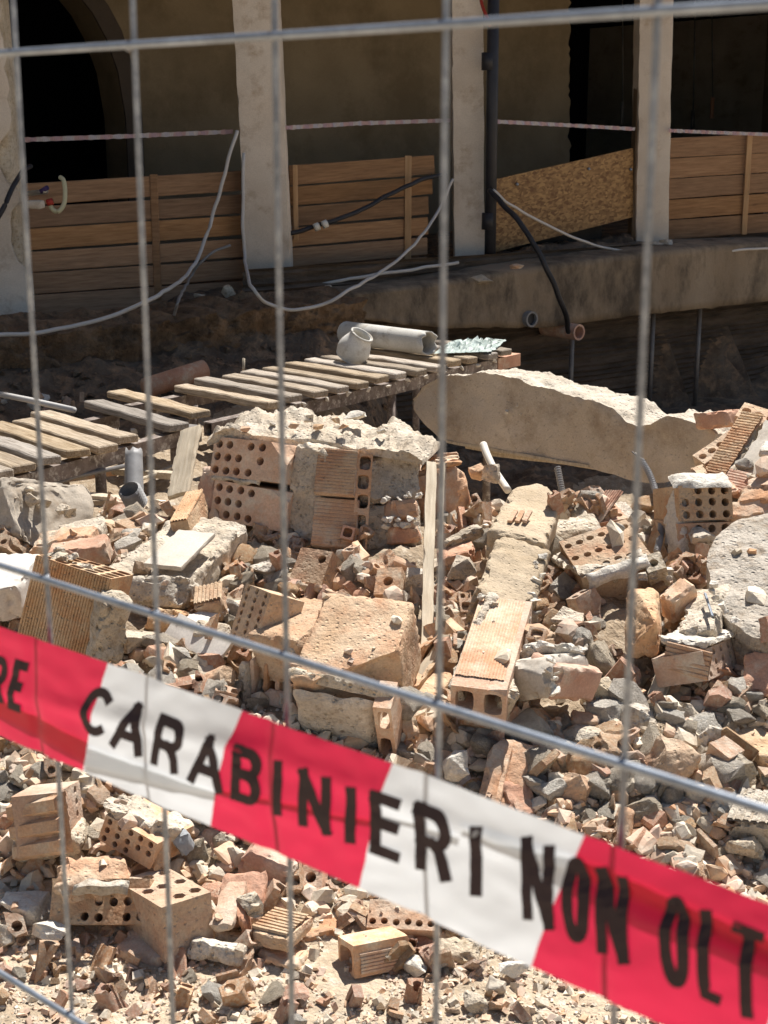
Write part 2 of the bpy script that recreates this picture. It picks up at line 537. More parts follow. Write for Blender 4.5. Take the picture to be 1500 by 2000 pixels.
M['chip_clay'] = pmat('clay_chips', (.53, .325, .205), (.62, .455, .32), 8, bump=.3, bscale=100, bdist=.002, spot=(.60, .48, .35), spot_scale=20, spot_amt=.45, rnd=.2, hue=.25, island=True)
M['chip_mortar'] = pmat('mortar_crumbs', (.54, .45, .335), (.70, .615, .49), 9, bump=.7, bscale=110, bdist=.003, rnd=.15, hue=.04, island=True)
M['wire_red'] = pmat('red_plastic', (.35, .03, .02), (.4, .05, .03), 5, rough=.5, bump=0, rnd=0)
M['brass'] = pmat('brass_valve', (.30, .28, .25), (.4, .38, .33), 12, rough=.4, metallic=.7, bump=0, rnd=0)
M['hose'] = pmat('pale_hose', (.45, .43, .27), (.52, .5, .34), 6, rough=.5, bump=0, rnd=0)
M['slate'] = pmat('blue_grey_stone', (.27, .285, .295), (.40, .41, .41), 10, bump=.5, bscale=60, bdist=.003, rnd=.05)

def osb_mat():
    m = bpy.data.materials.new('strand_board'); m.use_nodes = True
    nt = m.node_tree; N = nt.nodes; L = nt.links; bs = N['Principled BSDF']
    tc = N.new('ShaderNodeTexCoord'); n0 = N.new('ShaderNodeTexNoise'); n0.inputs['Scale'].default_value = 9
    L.new(tc.outputs['Object'], n0.inputs['Vector'])
    mixv = N.new('ShaderNodeMixRGB'); mixv.inputs['Fac'].default_value = .06
    L.new(tc.outputs['Object'], mixv.inputs['Color1']); L.new(n0.outputs['Color'], mixv.inputs['Color2'])
    mp = N.new('ShaderNodeMapping'); mp.inputs['Scale'].default_value = (22, 46, 4); mp.inputs['Rotation'].default_value = (0, 0, .5)
    L.new(mixv.outputs[0], mp.inputs['Vector'])
    v = N.new('ShaderNodeTexVoronoi'); v.inputs['Scale'].default_value = 1.6; L.new(mp.outputs[0], v.inputs['Vector'])
    sx = N.new('ShaderNodeSeparateColor'); L.new(v.outputs['Color'], sx.inputs[0])
    cr = N.new('ShaderNodeValToRGB'); cr.color_ramp.elements[0].color = (.15, .07, .022, 1); cr.color_ramp.elements[1].color = (.40, .235, .09, 1)
    L.new(sx.outputs[0], cr.inputs[0]); L.new(cr.outputs[0], bs.inputs['Base Color'])
    bs.inputs['Roughness'].default_value = .7
    bp = N.new('ShaderNodeBump'); bp.inputs['Distance'].default_value = .004; bp.inputs['Strength'].default_value = .6
    L.new(sx.outputs[1], bp.inputs['Height']); L.new(bp.outputs[0], bs.inputs['Normal'])
    return m
M['top_mortar'] = pmat('lime_bedding', (.49, .405, .30), (.62, .54, .43), 12, bump=1.0, bscale=85, bdist=.006, coarse=24, spot=(.44, .36, .27), spot_scale=35, spot_amt=.4, rnd=0, pits=True)
M['osb'] = osb_mat()

def film(name, col, tr=0.5, rough=.3):
    """thin printed plastic film: part reflected, part let through"""
    m = bpy.data.materials.new(name); m.use_nodes = True
    nt = m.node_tree; N = nt.nodes; L = nt.links
    out = N['Material Output']; N.remove(N['Principled BSDF'])
    d = N.new('ShaderNodeBsdfPrincipled'); d.inputs['Base Color'].default_value = (*col, 1); d.inputs['Roughness'].default_value = rough
    d.inputs['Specular IOR Level'].default_value = .4
    t = N.new('ShaderNodeBsdfTranslucent'); t.inputs['Color'].default_value = (*col, 1)
    mx = N.new('ShaderNodeMixShader'); mx.inputs[0].default_value = tr
    L.new(d.outputs[0], mx.inputs[1]); L.new(t.outputs[0], mx.inputs[2]); L.new(mx.outputs[0], out.inputs['Surface'])
    return m
M['film_red'] = film('red_tape_film', (.60, .018, .066), .5)
M['film_white'] = film('white_tape_film', (.68, .70, .71), .5)
M['ink'] = film('black_tape_ink', (.028, .012, .016), .15, .6)
M['film_pink'] = film('faded_tape_film', (.50, .34, .36), .3)
# ------------------------------------------------------------------ the ground: foreground dust, rubble heap, trench, bank under the portico
def sm(a, b, x):
    t = np.clip((x - a) / (b - a), 0, 1)
    return t * t * (3 - 2 * t)

def ledge_z(s):
    return 0.60 + 0.058 * s

_TY = [0, 2.43, 2.66, 2.87, 3.09, 3.46, 4.02, 4.42, 5.0, 9]
_TZ = [0, 0.0, 0.015, 0.075, 0.215, 0.32, 0.42, 0.475, 0.50, 0.5]

def terrain(X, Y):
    X = np.asarray(X, float); Y = np.asarray(Y, float)
    pile = np.interp(Y, _TY, _TZ)
    pile = pile + 0.26 * np.exp(-((X - 1.38) / .30) ** 2 - ((Y - 4.55) / .32) ** 2)
    pile = pile - 0.06 * sm(-.5, -1.1, X) * sm(3.6, 4.3, Y)
    side = sm(5.5, 2.6, np.abs(X))
    pile = pile * (0.15 + .85 * side)
    right = sm(-0.35, 0.35, X)
    yc = 4.25 + 0.22 * sm(-1.0, -.35, X)
    back = sm(yc, yc + .7, Y)
    s = (X - FO.x) * FD.x + (Y - FO.y) * FD.y
    n = (X - FO.x) * FN.x + (Y - FO.y) * FN.y
    flo = 0.22 * (1 - right) - .55 * right
    low = pile * (1 - back) + flo * back
    lz = ledge_z(np.clip(s, -6, 9))
    rs = sm(-.25, .5, s)
    # the bank: a slope at the left, a sheer cut at the right
    k_l = sm(1.45, .35, n); k_r = sm(.16, .04, n)
    k = k_l * (1 - rs) + k_r * rs
    z = low * (1 - k) + lz * k
    z = np.where(n < .04, lz, z)
    return z

xs = np.concatenate([-np.geomspace(60, 2.05, 16), np.arange(-2.0, 2.0, .016), np.geomspace(2.05, 60, 16)])
ys = np.concatenate([-np.geomspace(60, .5, 9), np.linspace(-.3, 1.9, 12), np.arange(1.95, 3.6, .013), np.arange(3.6, 5.6, .022), np.arange(5.6, 12.5, .045), np.geomspace(12.6, 300, 14)])
XX, YY = np.meshgrid(xs, ys)
ZZ = terrain(XX, YY)
Vt = np.stack([XX, YY, ZZ], -1).reshape(-1, 3)
inn = (np.abs(Vt[:, 0]) < 4) & (Vt[:, 1] > 1) & (Vt[:, 1] < 12.5)
heap = sm(2.6, 3.2, Vt[:, 1])
bank = ((Vt[:, 1] > 6.5)).astype(float)
for i in np.nonzero(inn)[0]:
    p = Vector(Vt[i])
    a = .018 + .035 * heap[i]
    d = noise.fractal(p * 3.0, 1.0, 2.1, 5) * a + noise.noise(p * 38) * .006
    Vt[i, 2] += d + heap[i] * .022 * noise.fractal(p * 13, .8, 2.1, 3)
    if bank[i]:
        q = noise.noise_vector(p * 6) * .05
        Vt[i, 2] += noise.fractal(p * 7, .9, 2.1, 4) * .022
        Vt[i, 0] += q.x; Vt[i, 1] += q.y
nx_, ny_ = len(xs), len(ys)
ii, jj = np.meshgrid(np.arange(ny_ - 1), np.arange(nx_ - 1), indexing='ij')
q0 = (ii * nx_ + jj).reshape(-1)
Ft = np.stack([q0, q0 + 1, q0 + nx_ + 1, q0 + nx_], -1)
gm = bpy.data.meshes.new('ground')
gm.from_pydata(Vt.tolist(), [], Ft.tolist())
gm.materials.append(M['dust']); gm.materials.append(M['soil']); gm.materials.append(M['heap'])
cen = Vt[Ft].mean(axis=1)
cn = (cen[:, 0] - FO.x) * FN.x + (cen[:, 1] - FO.y) * FN.y
mi = ((cn < 2.05 + .25 * np.sin(cen[:, 0] * 3)) & (cn > -7) & (cen[:, 1] > 5)).astype(np.int32)
mi = np.where((mi == 0) & (cen[:, 1] > 2.80 + .1 * np.sin(cen[:, 0] * 5)) & (cen[:, 1] < 12) & (np.abs(cen[:, 0]) < 5), 2, mi).astype(np.int32)
gm.polygons.foreach_set('material_index', mi)
gm.polygons.foreach_set('use_smooth', [True] * len(gm.polygons))
gm.update()
ground = link('ground', gm)
tag(ground, 'pale dusty ground rising under the rubble to a dark bank', None, None, 'structure')

# ------------------------------------------------------------------ the building with its portico
bld = thing('portico_building', 'shaded old building with a pillared portico, arched opening and dark rooms', 'building', fac(1, -1, .6))
NB = -1.9                                          # the rear wall of the portico
def wall_poly(name, outer, hole_list, n_front, thick, mat, jag=0.0):
    """a wall in the facade's s-z plane with openings"""
    bm = bmesh.new()
    loops = [outer] + hole_list
    eds = []
    for lp in loops:
        vs = [bm.verts.new((p[0], p[1], 0)) for p in lp]
        for k in range(len(vs)):
            eds.append(bm.edges.new((vs[k], vs[(k + 1) % len(vs)])))
    bmesh.ops.triangle_fill(bm, use_beauty=True, edges=eds, normal=Vector((0, 0, 1)))
    res = bmesh.ops.extrude_face_region(bm, geom=bm.faces[:])
    for v in res['geom']:
        if isinstance(v, bmesh.types.BMVert): v.co.z -= thick
    bmesh.ops.recalc_face_normals(bm, faces=bm.faces)
    me = me_bm(bm, name)
    Mx = Matrix((FD, Vector((0, 0, 1)), FN)).transposed().to_4x4()   # local x = s, y = z, z = n
    Mx.translation = fac(0, n_front, 0)
    return link(name, me, mat, bld, Mx)

arch = [fsz(40, 420, NB), fsz(250, 420, NB), fsz(248, 330, NB), fsz(243, 230, NB), fsz(228, 140, NB), fsz(205, 75, NB), fsz(178, 25, NB), fsz(150, -10, NB), fsz(100, -45, NB), fsz(40, -60, NB)]
arch = [(s, max(z, .62)) for s, z in arch]
arch[0] = (arch[0][0] - .5, arch[0][1]); arch[-1] = (arch[-1][0] - .5, arch[-1][1] - .05)
rt = [fsz(1112 + 6 * noise.noise(Vector((i * .31, 2, 0))) + 5 * noise.noise(Vector((i * .9, 7, 0))), 420 - i * 9, NB) for i in range(50)]
ztop = 3.3
sr = rt[0][0]
outer = [(-6.5, .3), (sr, .3)] + [(s, z) for s, z in rt if z < ztop] + [(rt[-1][0], ztop), (-6.5, ztop)]
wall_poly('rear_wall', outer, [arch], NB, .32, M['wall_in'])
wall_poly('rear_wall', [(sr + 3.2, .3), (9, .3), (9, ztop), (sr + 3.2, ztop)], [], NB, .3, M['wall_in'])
# rounded band round the arch, a little proud of the wall
band = []
for i, (s, z) in enumerate(arch[1:]):
    band.append((s + .0, z))
bo = [(s + .14, z) for s, z in band[:4]] + [(s + .13, z + .06) for s, z in band[4:7]] + [(s + .08, z + .13) for s, z in band[7:]]
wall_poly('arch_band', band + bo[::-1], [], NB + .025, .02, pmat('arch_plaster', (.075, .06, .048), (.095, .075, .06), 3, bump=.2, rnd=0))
def fbox(name, s0, s1, n0, n1, z0, z1, mat):
    me = box_me(s1 - s0, z1 - z0, n1 - n0)
    Mx = Matrix((FD, Vector((0, 0, 1)), FN)).transposed().to_4x4()
    Mx.translation = fac(s0, n1, z0)
    return link(name, me, mat, bld, Mx)
fbox('shading_portico_ceiling', -6.6, 9.1, NB - .4, .16, 3.3, 3.45, M['wall_in'])  # out of view, put in to darken the inside of the portico
fbox('shadow_upper_wall', -6.6, 9.1, -.30, .16, 3.455, 6.6, M['plaster'])  # out of view; height shaped to lay shade over facade and ledge
fbox('lintel_beam', -6.6, 9.1, -.3, .14, 2.95, 3.296, M['plaster'])
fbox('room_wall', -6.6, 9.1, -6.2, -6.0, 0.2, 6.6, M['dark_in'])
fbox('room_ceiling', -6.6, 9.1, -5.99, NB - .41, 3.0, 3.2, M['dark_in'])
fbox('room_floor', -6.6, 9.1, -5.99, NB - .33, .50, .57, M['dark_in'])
fbox('end_wall', -6.9, -6.6, -6.2, .16, .2, 6.6, M['plaster'])
fbox('end_wall', 9.1, 9.4, -6.2, .16, .2, 6.6, M['plaster'])
fbox('added_shading_wall', -6.59, -2.75, -.3, .15, .2, 2.945, M['plaster'])  # unseen infill, added to keep the portico dark
fbox('added_shading_wall', 5.6, 9.09, -.3, .15, .4, 2.945, M['plaster'])  # unseen infill at the other end, added for the same darkening
fbox('shadow_roof', -7.1, 9.6, -6.6, .55, 6.61, 6.75, M['clay'])  # unseen, added with the upper wall to place the shadow edge

def pillar(pxl, pxr, ybase, Y, deep=.28, seed=1, core=False, topshift=0.0):
    a, b = at(pxl, ybase, Y), at(pxr, ybase, Y)
    b.z = a.z = min(a.z, b.z) - .12
    c = Vector((a.x + topshift, a.y, 2.99))
    b.z = a.z - (b.x - a.x) * topshift / (2.99 - a.z)              # the pillar leans as a whole
    Mx, W, H = frame(a, b, c)
    me = rough_box(W, H, deep, .05, .012, .004, 6, seed, smooth=True)
    return link('pillar', me, M['plaster'] if not core else M['mortar'], bld, Mx), Mx, W, H
p1, M1, W1, H1 = pillar(-130, 58, 655, 8.9, .34, 3, core=True, topshift=-.11)
p2, M2, W2, H2 = pillar(484, 571, 566, 10.0, .3, 4, False, -.08)
p3, M3, W3, H3 = pillar(888, 948, 514, 11.1, .3, 5, False, -.055)
p4, M4, W4, H4 = pillar(1243, 1307, 474, 12.2, .3, 6, False, -.06)
# remaining plaster on the first pillar, broken away along its right edge
pl = [(0, 0)]
N_ = 46
edge = []
for k in range(N_ + 1):
    y = H1 * k / N_
    py = 655 - (655 + 345) * k / N_
    ex = 60 + 9 * noise.noise(Vector((k * .7, 1, 0))) + 5 * noise.noise(Vector((k * 2.3, 5, 0)))
    if 180 < py < 300: ex -= 34 * math.sin((py - 180) / 120 * math.pi) ** .5
    if 330 < py < 480: ex -= 22 * math.sin((py - 330) / 150 * math.pi) ** .5
    if py > 610: ex -= 8
    edge.append(((ex + 130) / 182 * W1, y + .02))
vs, fs = [], []
for ex_, y_ in edge:
    for xx in (0, ex_ * .5, ex_ - .012, ex_): vs += [(xx, y_, .028 - (.006 if xx == ex_ else 0)), (xx, y_, .001)]
for k in range(len(edge) - 1):
    q = k * 8
    for m_ in (0, 2, 4):
        fs += [(q + m_, q + m_ + 2, q + m_ + 10, q + m_ + 8), (q + m_ + 1, q + m_ + 9, q + m_ + 11, q + m_ + 3)]
    fs += [(q + 6, q + 7, q + 15, q + 14), (q + 1, q, q + 8, q + 9)]
link('plaster_coat', soften(me_from(vs, fs, 'plaster_coat'), 50), M['plaster'], bld, M1 @ Matrix.Translation((0, 0, .006)))
for (x_, y_, w_, h_, Y_) in ((10, 646, .5, .12, 8.86), (520, 572, .24, .06, 9.98), (915, 516, .2, .05, 11.08)):   # stained, broken feet of the pillars
    link('pillar_foot', soften(me_bm(rock_bm(random.Random(int(x_)), (w_, .14, h_), 18, 3, .07, .7)), 35), M['mortar'], bld, Matrix.Translation(at(x_, y_, Y_)))
# timber lining beside the fourth pillar, broken foot of the same pillar
a, b = at(1233, 470, 12.25), at(1243, 470, 12.25)
Mx, W, H = frame(a, b, Vector((a.x, a.y, 2.95)))
link('timber_lining', box_me(W, H, .2, .004), pmat('dark_timber', (.14, .09, .05), (.22, .15, .09), 6, stretch=(12, 1, 12), rnd=0), bld, Mx)
for k, (x, y, w) in enumerate([(1284, 484, .16), (1300, 478, .12), (1266, 492, .13)]):
    bm = rock_bm(random.Random(k + 50), (w, .14, .1), sub=2)
    link('pillar_foot', me_bm(bm), M['mortar'], bld, Matrix.Translation(at(x, y, 12.05)))
# black downpipe with collars
dp = thing('downpipe', 'black drainpipe running down beside the third pillar', 'drainpipe', at(957, 512, 11.0))
t0 = at(957, 516, 11.0)
link('pipe', tube_me([t0 - Vector((0, 0, .1)), Vector((t0.x - .01, t0.y, 2.94))], .042, 14), M['cable_black'], dp)
for py in (432, 120):
    t = at(954, py, 11.0)
    link('collar', tube_me([t - Vector((0, 0, .06)), t + Vector((0, 0, .06))], .050, 14), M['cable_black'], dp)

# ------------------------------------------------------------------ concrete ground beam, retaining wall, props
gb = thing('ground_beam', 'long stained concrete ground beam under the portico above the trench', 'concrete beam', fac(3, .5, .5))
top = [(690, 572), (790, 560), (890, 546), (960, 533), (1100, 512), (1240, 494), (1380, 480), (1500, 472), (1750, 452), (2100, 425)]
bot = [(700, 622), (790, 634), (885, 641), (960, 640), (1060, 640), (1160, 628), (1240, 616), (1380, 602), (1500, 588), (1750, 560), (2100, 520)]
def beam_profile(x, tab):
    return float(np.interp(x, [p[0] for p in tab], [p[1] for p in tab]))
xsb = list(range(690, 2100, 14))
vs, fs = [], []
for i, x in enumerate(xsb):
    yt, yb = beam_profile(x, top), beam_profile(x, bot)
    yt += 3 * noise.noise(Vector((x * .06, 0, 1))); yb += 4 * noise.noise(Vector((x * .05, 3, 1)))
    T, B = fhit(x, yt, .52), fhit(x, yb, .52)
    rows = [T - FN * .62 + Vector((0, 0, .03)), T - FN * .3 + Vector((0, 0, .015)), T - FN * .04]
    rows += [T.lerp(B, k / 8) + FN * (.012 * noise.noise(Vector((x * .03, k * .8, 2)))) + (Vector((0, 0, -.02)) if k == 0 else Vector((0, 0, 0))) for k in range(9)]
    rows += [B - FN * .3, B - FN * .62]
    vs += rows
m = 14
for i in range(len(xsb) - 1):
    for k in range(m - 1):
        fs.append((i * m + k, i * m + k + 1, (i + 1) * m + k + 1, (i + 1) * m + k))
fs.append(tuple(range(m))[::-1]); fs.append(tuple((len(xsb) - 1) * m + k for k in range(m)))
gbm = pmat('stained_concrete', (.215, .16, .105), (.30, .235, .165), 2.2, bump=.6, bscale=45, bdist=.006, spot=(.09, .07, .05), spot_scale=2.6, spot_amt=.55, rnd=0, stretch=(1, 1, .55))
link('beam', me_from(vs, fs, 'beam', True), gbm, gb)
def ring(name, px, py, n, r, mat, parent, L=.1):
    c = fhit(px, py, n)
    me = []
    k = 18
    V_, F_ = [], []
    up = Vector((0, 0, 1))
    for (rr, d) in ((r, -.25), (r, L), (r * .76, L), (r * .76, -.25)):
        for i in range(k):
            w = 2 * math.pi * i / k
            V_.append(c + FD * math.cos(w) * rr + up * math.sin(w) * rr + FN * d)
    for a_ in range(3):
        for i in range(k):
            l = (i + 1) % k
            F_.append((a_ * k + i, a_ * k + l, (a_ + 1) * k + l, (a_ + 1) * k + i))
    o1 = link(name, me_from(V_, F_, name, False), mat, parent)
    disc = [c + FD * math.cos(2 * math.pi * i / k) * r * .77 + up * math.sin(2 * math.pi * i / k) * r * .77 + FN * .005 for i in range(k)]
    link('bore_shade_disc', me_from(disc, [tuple(range(k))], 'shade_disc'), M['cable_black'], o1)  # flat black disc painted in for the shade inside the pipe
    return o1
ring('drain_mouth', 1034, 623, .535, .058, M['conduit'], gb, .03)
cp = ring('clay_pipe', 1109, 646, .50, .06, M['clay_red'], None, .12)
tag(cp, 'red clay pipe end under the ground beam holding a black hose', 'clay pipe')

el = thing('earth_ledge', 'ragged brown earth ledge crumbling under the left plank barrier', 'earth bank', fac(-.8, .8, .5))
vs, fs = [], []
xe = list(range(-120, 716, 6))
tp_ = [(-120, 672), (0, 664), (100, 648), (300, 632), (480, 612), (690, 590), (716, 588)]
bt_ = [(-120, 745), (0, 742), (200, 750), (330, 728), (450, 688), (560, 676), (716, 640)]
for x in xe:
    T, B = fhit(x, float(np.interp(x, *zip(*tp_))), .86), fhit(x, float(np.interp(x, *zip(*bt_))), .80)
    rows = [T - FN * (.5 - .5 * k / 8) + Vector((0, 0, .05 - .05 * k / 8)) for k in range(8)] + [T.lerp(B, k / 14) for k in range(15)] + [B - FN * .2 * k - Vector((0, 0, .02 * k)) for k in (1, 2, 3)]
    for k, q in enumerate(rows):
        d = noise.fractal(q * 5, .9, 2.1, 5) * .07 + noise.fractal(q * 22, .8, 2.1, 3) * .022
        vs.append(q + FN * d + Vector((0, 0, d * .6)))
m = len(rows)
for i in range(len(xe) - 1):
    for k in range(m - 1): fs.append((i * m + k, i * m + k + 1, (i + 1) * m + k + 1, (i + 1) * m + k))
link('earth_face', soften(me_from(vs, fs, 'earth_face'), 70), M['earth'], el)
rw = thing('retaining_wall', 'dark earth stained retaining wall in the trench under the ground beam', 'retaining wall', fac(3, .3, -.5))
vs, fs = [], []
S_ = np.linspace(-.35, 8.5, 120); Zr = np.linspace(-.7, .78, 74)
for s in S_:
    for z in Zr:
        d = .018 * math.sin(z * 2 * math.pi / .045) + .05 * noise.noise(Vector((s * 2.2, z * 3, 4))) + .02 * noise.noise(Vector((s * 9, z * 20, 1)))
        vs.append(fac(s, .22 + d, z))
nz_ = len(Zr)
for i in range(len(S_) - 1):
    for k in range(nz_ - 1):
        fs.append((i * nz_ + k, (i + 1) * nz_ + k, (i + 1) * nz_ + k + 1, i * nz_ + k + 1))
link('wall', me_from(vs, fs, 'wall'), M['retain'], rw)
for k, (px, py0, py1) in enumerate([(1118, 640, 770), (1276, 618, 815), (1367, 604, 815)]):
    a = fhit(px, py0, .40); b = Vector((a.x, a.y, -.62))
    o = link('steel_prop', tube_me([b, a + Vector((0, 0, .02))], .019, 10), M['steel'])
    tag(o, ['short grey steel post directly below the clay pipe end', 'grey steel post in the trench behind the notch of the broken beam', 'grey steel post in the trench nearest the stacked bricks'][k], 'steel post', 'steel posts against the retaining wall')

# ------------------------------------------------------------------ board barriers between the pillars
def plank_panel(name, label, tl, tr, bl, br, Yl, Yr, n, posts, post_mat, seed, thick=.025, group='plank barriers between the pillars'):
    root = thing(name, label, 'plank barrier', at((bl[0] + br[0]) / 2, (bl[1] + br[1]) / 2, (Yl + Yr) / 2), group)
    rr = random.Random(seed)
    TL, TR, BL, BR = at(*tl, Yl), at(*tr, Yr), at(*bl, Yl), at(*br, Yr)
    for k in range(n):
        t0, t1 = k / n, (k + 1) / n
        a, b, c = BL.lerp(TL, t0), BR.lerp(TR, t0), BL.lerp(TL, t1)
        Mx, W, H = frame(a, b, c)
        gap = rr.uniform(.004, .012)
        me = box_me(W, H - gap, thick, .003, .003, rr.random() * 50, 6)
        Mx = Mx @ Matrix.Translation((rr.uniform(-.02, .02), 0, rr.uniform(-.006, .006))) @ Matrix.Rotation(rr.uniform(-.002, .002), 4, 'Z')
        link('plank', me, M['board'], root, Mx)
    for (x0, y0, x1, y1, w) in posts:
        f0 = (x0 - bl[0]) / (br[0] - bl[0])
        Y = Yl + (Yr - Yl) * f0 - .02
        a, c = at(x0, y0, Y), at(x1, y1, Y)
        b = at(x0 + w, y0, Y)
        Mx, W, H = frame(a, b, c)
        link('batten', box_me(W, H, .03, .003), post_mat, root, Mx @ Matrix.Translation((0, 0, .012)))
    return root
plank_panel('plank_barrier', 'barrier of brown planks with one upright behind the hanging white cable', (48, 357), (476, 329), (60, 618), (492, 585), 9.1, 10.2, 6,
            [(302, 585, 301, 340, 14)], M['board'], 3)
plank_panel('plank_barrier', 'barrier of brown planks crossed by a black cable with a white connector', (562, 322), (850, 299), (572, 560), (832, 536), 10.25, 10.95, 6,
            [(574, 470, 572, 322, 9), (790, 512, 806, 304, 13)], M['batten'], 5)
plank_panel('plank_barrier', 'barrier of reddish planks with a thin upright beyond the last pillar', (1300, 268), (1560, 255), (1305, 468), (1560, 448), 12.4, 13.0, 5,
            [(1448, 458, 1446, 262, 10)], M['batten'], 9)
o = thing('strand_board', 'slanted brown strand board between the black drainpipe and last pillar', 'strand board', at(1100, 450, 11.7))
A, B, C, D = at(960, 352, 11.35), at(1236, 289, 12.25), at(1236, 424, 12.25), at(960, 494, 11.35)
bk = Vector((-FN.x, -FN.y, 0)) * .02
me = me_from([Vector((x, y, 0)) for x, y in ()] + [], [], 'x') if False else None
Mx, W, H = frame(D, C, A)
inv = Mx.inverted()
P4_ = [inv @ p for p in (D, C, B, A)]
bm = extr([(p.x, p.y) for p in P4_], .02)
link('board', me_bm(bm, 'board'), M['osb'], o, Mx)
for (x, y) in ((1232, 331), (1150, 330), (1010, 360)):
    c = at(x, y, 11.35 + .9 * (x - 960) / 276 - .02)
    link('screw_head', tube_me([c, c + Vector((0, -.012, 0))], .012, 8), M['zinc'], o)

# dark filler boards low behind the strand board
o = link('dark_board', box_me(1.2, .4, .02, .003), pmat('dark_formwork', (.03, .027, .025), (.05, .043, .038), 6, rnd=0), None, frame(at(955, 520, 11.6), at(1240, 476, 12.5), at(955, 440, 11.6))[0])
tag(o, 'dark low board lying behind the bottom of the strand board', 'board')

# ------------------------------------------------------------------ barrier tape and cords inside the portico
def ribbon(pts, width, mat, name, k=6, seg=40, twist=0.12, mats=None, stripe=.12):
    S = spline(pts, 10)
    vs, fs, ml = [], [], []
    acc = 0
    for i, p in enumerate(S):
        w = width * (.75 + .25 * noise.noise(Vector((i * .3, seg, 0))))
        o_ = FN * (twist * width * math.sin(i * .9))
        vs += [p + Vector((0, 0, w / 2)) + o_, p - Vector((0, 0, w / 2)) - o_]
    for i in range(len(S) - 1):
        acc += (S[i + 1] - S[i]).length
        fs.append((2 * i, 2 * i + 1, 2 * i + 3, 2 * i + 2)); ml.append(int(acc / stripe) % 2)
    me = me_from(vs, fs, name)
    for q in (mats or [mat]): me.materials.append(q)
    if mats: me.polygons.foreach_set('material_index', ml)
    return me
fp = [M['film_pink'], film('faded_tape_white', (.52, .48, .50), .3)]
for k, (pp, lb) in enumerate([([(48, 273, 9.3), (250, 266, 9.7), (455, 257, 10.1)], 'faded red and white barrier tape stretched in front of the arch'),
                              ([(552, 250, 10.1), (700, 241, 10.5), (880, 235, 11.2)], 'faded red and white barrier tape stretched between second and third pillars'),
                              ([(962, 237, 11.0), (1100, 244, 11.5), (1240, 252, 12.1)], 'faded red and white barrier tape stretched above the strand board'),
                              ([(1306, 255, 12.15), (1400, 259, 12.4), (1540, 264, 12.8)], 'faded barrier tape stretched beyond the last pillar')]):
    pts = []
    for a_, b_ in zip(pp[:-1], pp[1:]):
        for t in np.linspace(0, 1, 7)[:-1]:
            pts.append(at(a_[0] + (b_[0] - a_[0]) * t, a_[1] + (b_[1] - a_[1]) * t, a_[2] + (b_[2] - a_[2]) * t))
    pts.append(at(*pp[-1]))
    o = link('barrier_tape', ribbon(pts, .036, None, 'tape', seg=k, mats=fp, stripe=.085))
    tag(o, lb, 'barrier tape', 'barrier tapes inside the portico')
def cable(name, label, pts, r, mat, group=None, cat='cable', seg=7, lie=None):
    P_ = [at(*p) if lie is None or p[1] < lie else fhit(p[0], p[1], 1.04) for p in pts]
    o = link(name, tube_me([q_ + noise.noise_vector(q_ * 7) * .010 for q_ in spline(P_, 8)], r, seg), M[mat])
    return tag(o, label, cat, group)
G_ = 'cables hanging on the portico'
cable('white_cable', 'white cable sagging from the left pillar up to the second pillar', [(-30, 656, 8.4), (60, 650, 8.4), (150, 637, 8.45), (235, 610, 8.6), (310, 575, 8.8), (360, 541, 9.2), (392, 490, 9.6), (425, 390, 9.75), (449, 300, 9.8), (463, 255, 9.85)], .012, 'cable_white', G_, lie=560)
cable('white_cable', 'white cable looping down under the second pillar to the third', [(476, 300, 9.82), (474, 430, 9.75), (479, 510, 9.65), (492, 562, 9.5), (525, 594, 9.35), (575, 604, 9.3), (630, 594, 9.4), (690, 563, 9.7), (760, 520, 10.1), (815, 470, 10.5), (862, 400, 10.9), (884, 350, 11.0)], .011, 'cable_white', G_, lie=555)
cable('white_cable', 'thin white cable laid straight along the ground before the second barrier', [(560, 562, 9.9), (640, 552, 10.05), (760, 533, 10.3), (840, 521, 10.5), (895, 513, 10.6)], .012, 'cable_white', G_)
cable('white_cable', 'white cable swagged across the strand board to the last pillar', [(962, 372, 10.9), (1000, 402, 11.0), (1060, 436, 11.2), (1130, 468, 11.4), (1200, 487, 11.6), (1290, 494, 11.9), (1400, 491, 12.1), (1520, 484, 12.4)], .010, 'cable_white', G_)
bc = cable('black_cable', 'black cable with a white connector crossing the middle plank barrier', [(560, 458, 10.15), (600, 448, 10.2), (650, 432, 10.3), (715, 405, 10.45), (770, 375, 10.6), (820, 352, 10.75), (870, 340, 10.95)], .016, 'cable_black', G_)
for dx in (0, 16):
    c0, c1 = at(614 + dx, 445 - dx * .33, 10.2), at(623 + dx, 441 - dx * .33, 10.21)
    link('connector', tube_me([c0, c1], .028, 10), M['pvc'], bc)
cable('black_hose', 'black hose hanging from the drainpipe into the clay pipe', [(955, 372, 10.85), (985, 402, 10.7), (1020, 440, 10.55), (1048, 487, 10.5), (1072, 535, 10.5), (1095, 585, 10.55), (1106, 625, 10.75), (1110, 648, 10.9)], .02, 'cable_black', G_, 'hose')
cable('black_hose', 'black hose bowing out at the edge of the broken plaster pillar', [(-30, 460, 8.5), (0, 420, 8.55), (22, 370, 8.6), (40, 338, 8.75), (60, 325, 8.9)], .015, 'cable_black', G_, 'hose')
cable('purple_cable', 'frayed purple cable lying on the soil bank by the first plank barrier', [(340, 615, 9.2), (352, 580, 9.35), (370, 545, 9.5), (392, 512, 9.6), (420, 490, 9.65), (450, 478, 9.7)], .009, 'conduit', G_, lie=570)
cable('red_cable', 'short red cable sticking out behind the top of the drainpipe', [(938, -20, 11.05), (942, 8, 11.0), (950, 30, 10.95), (958, 50, 10.9)], .012, 'wire_red', G_)
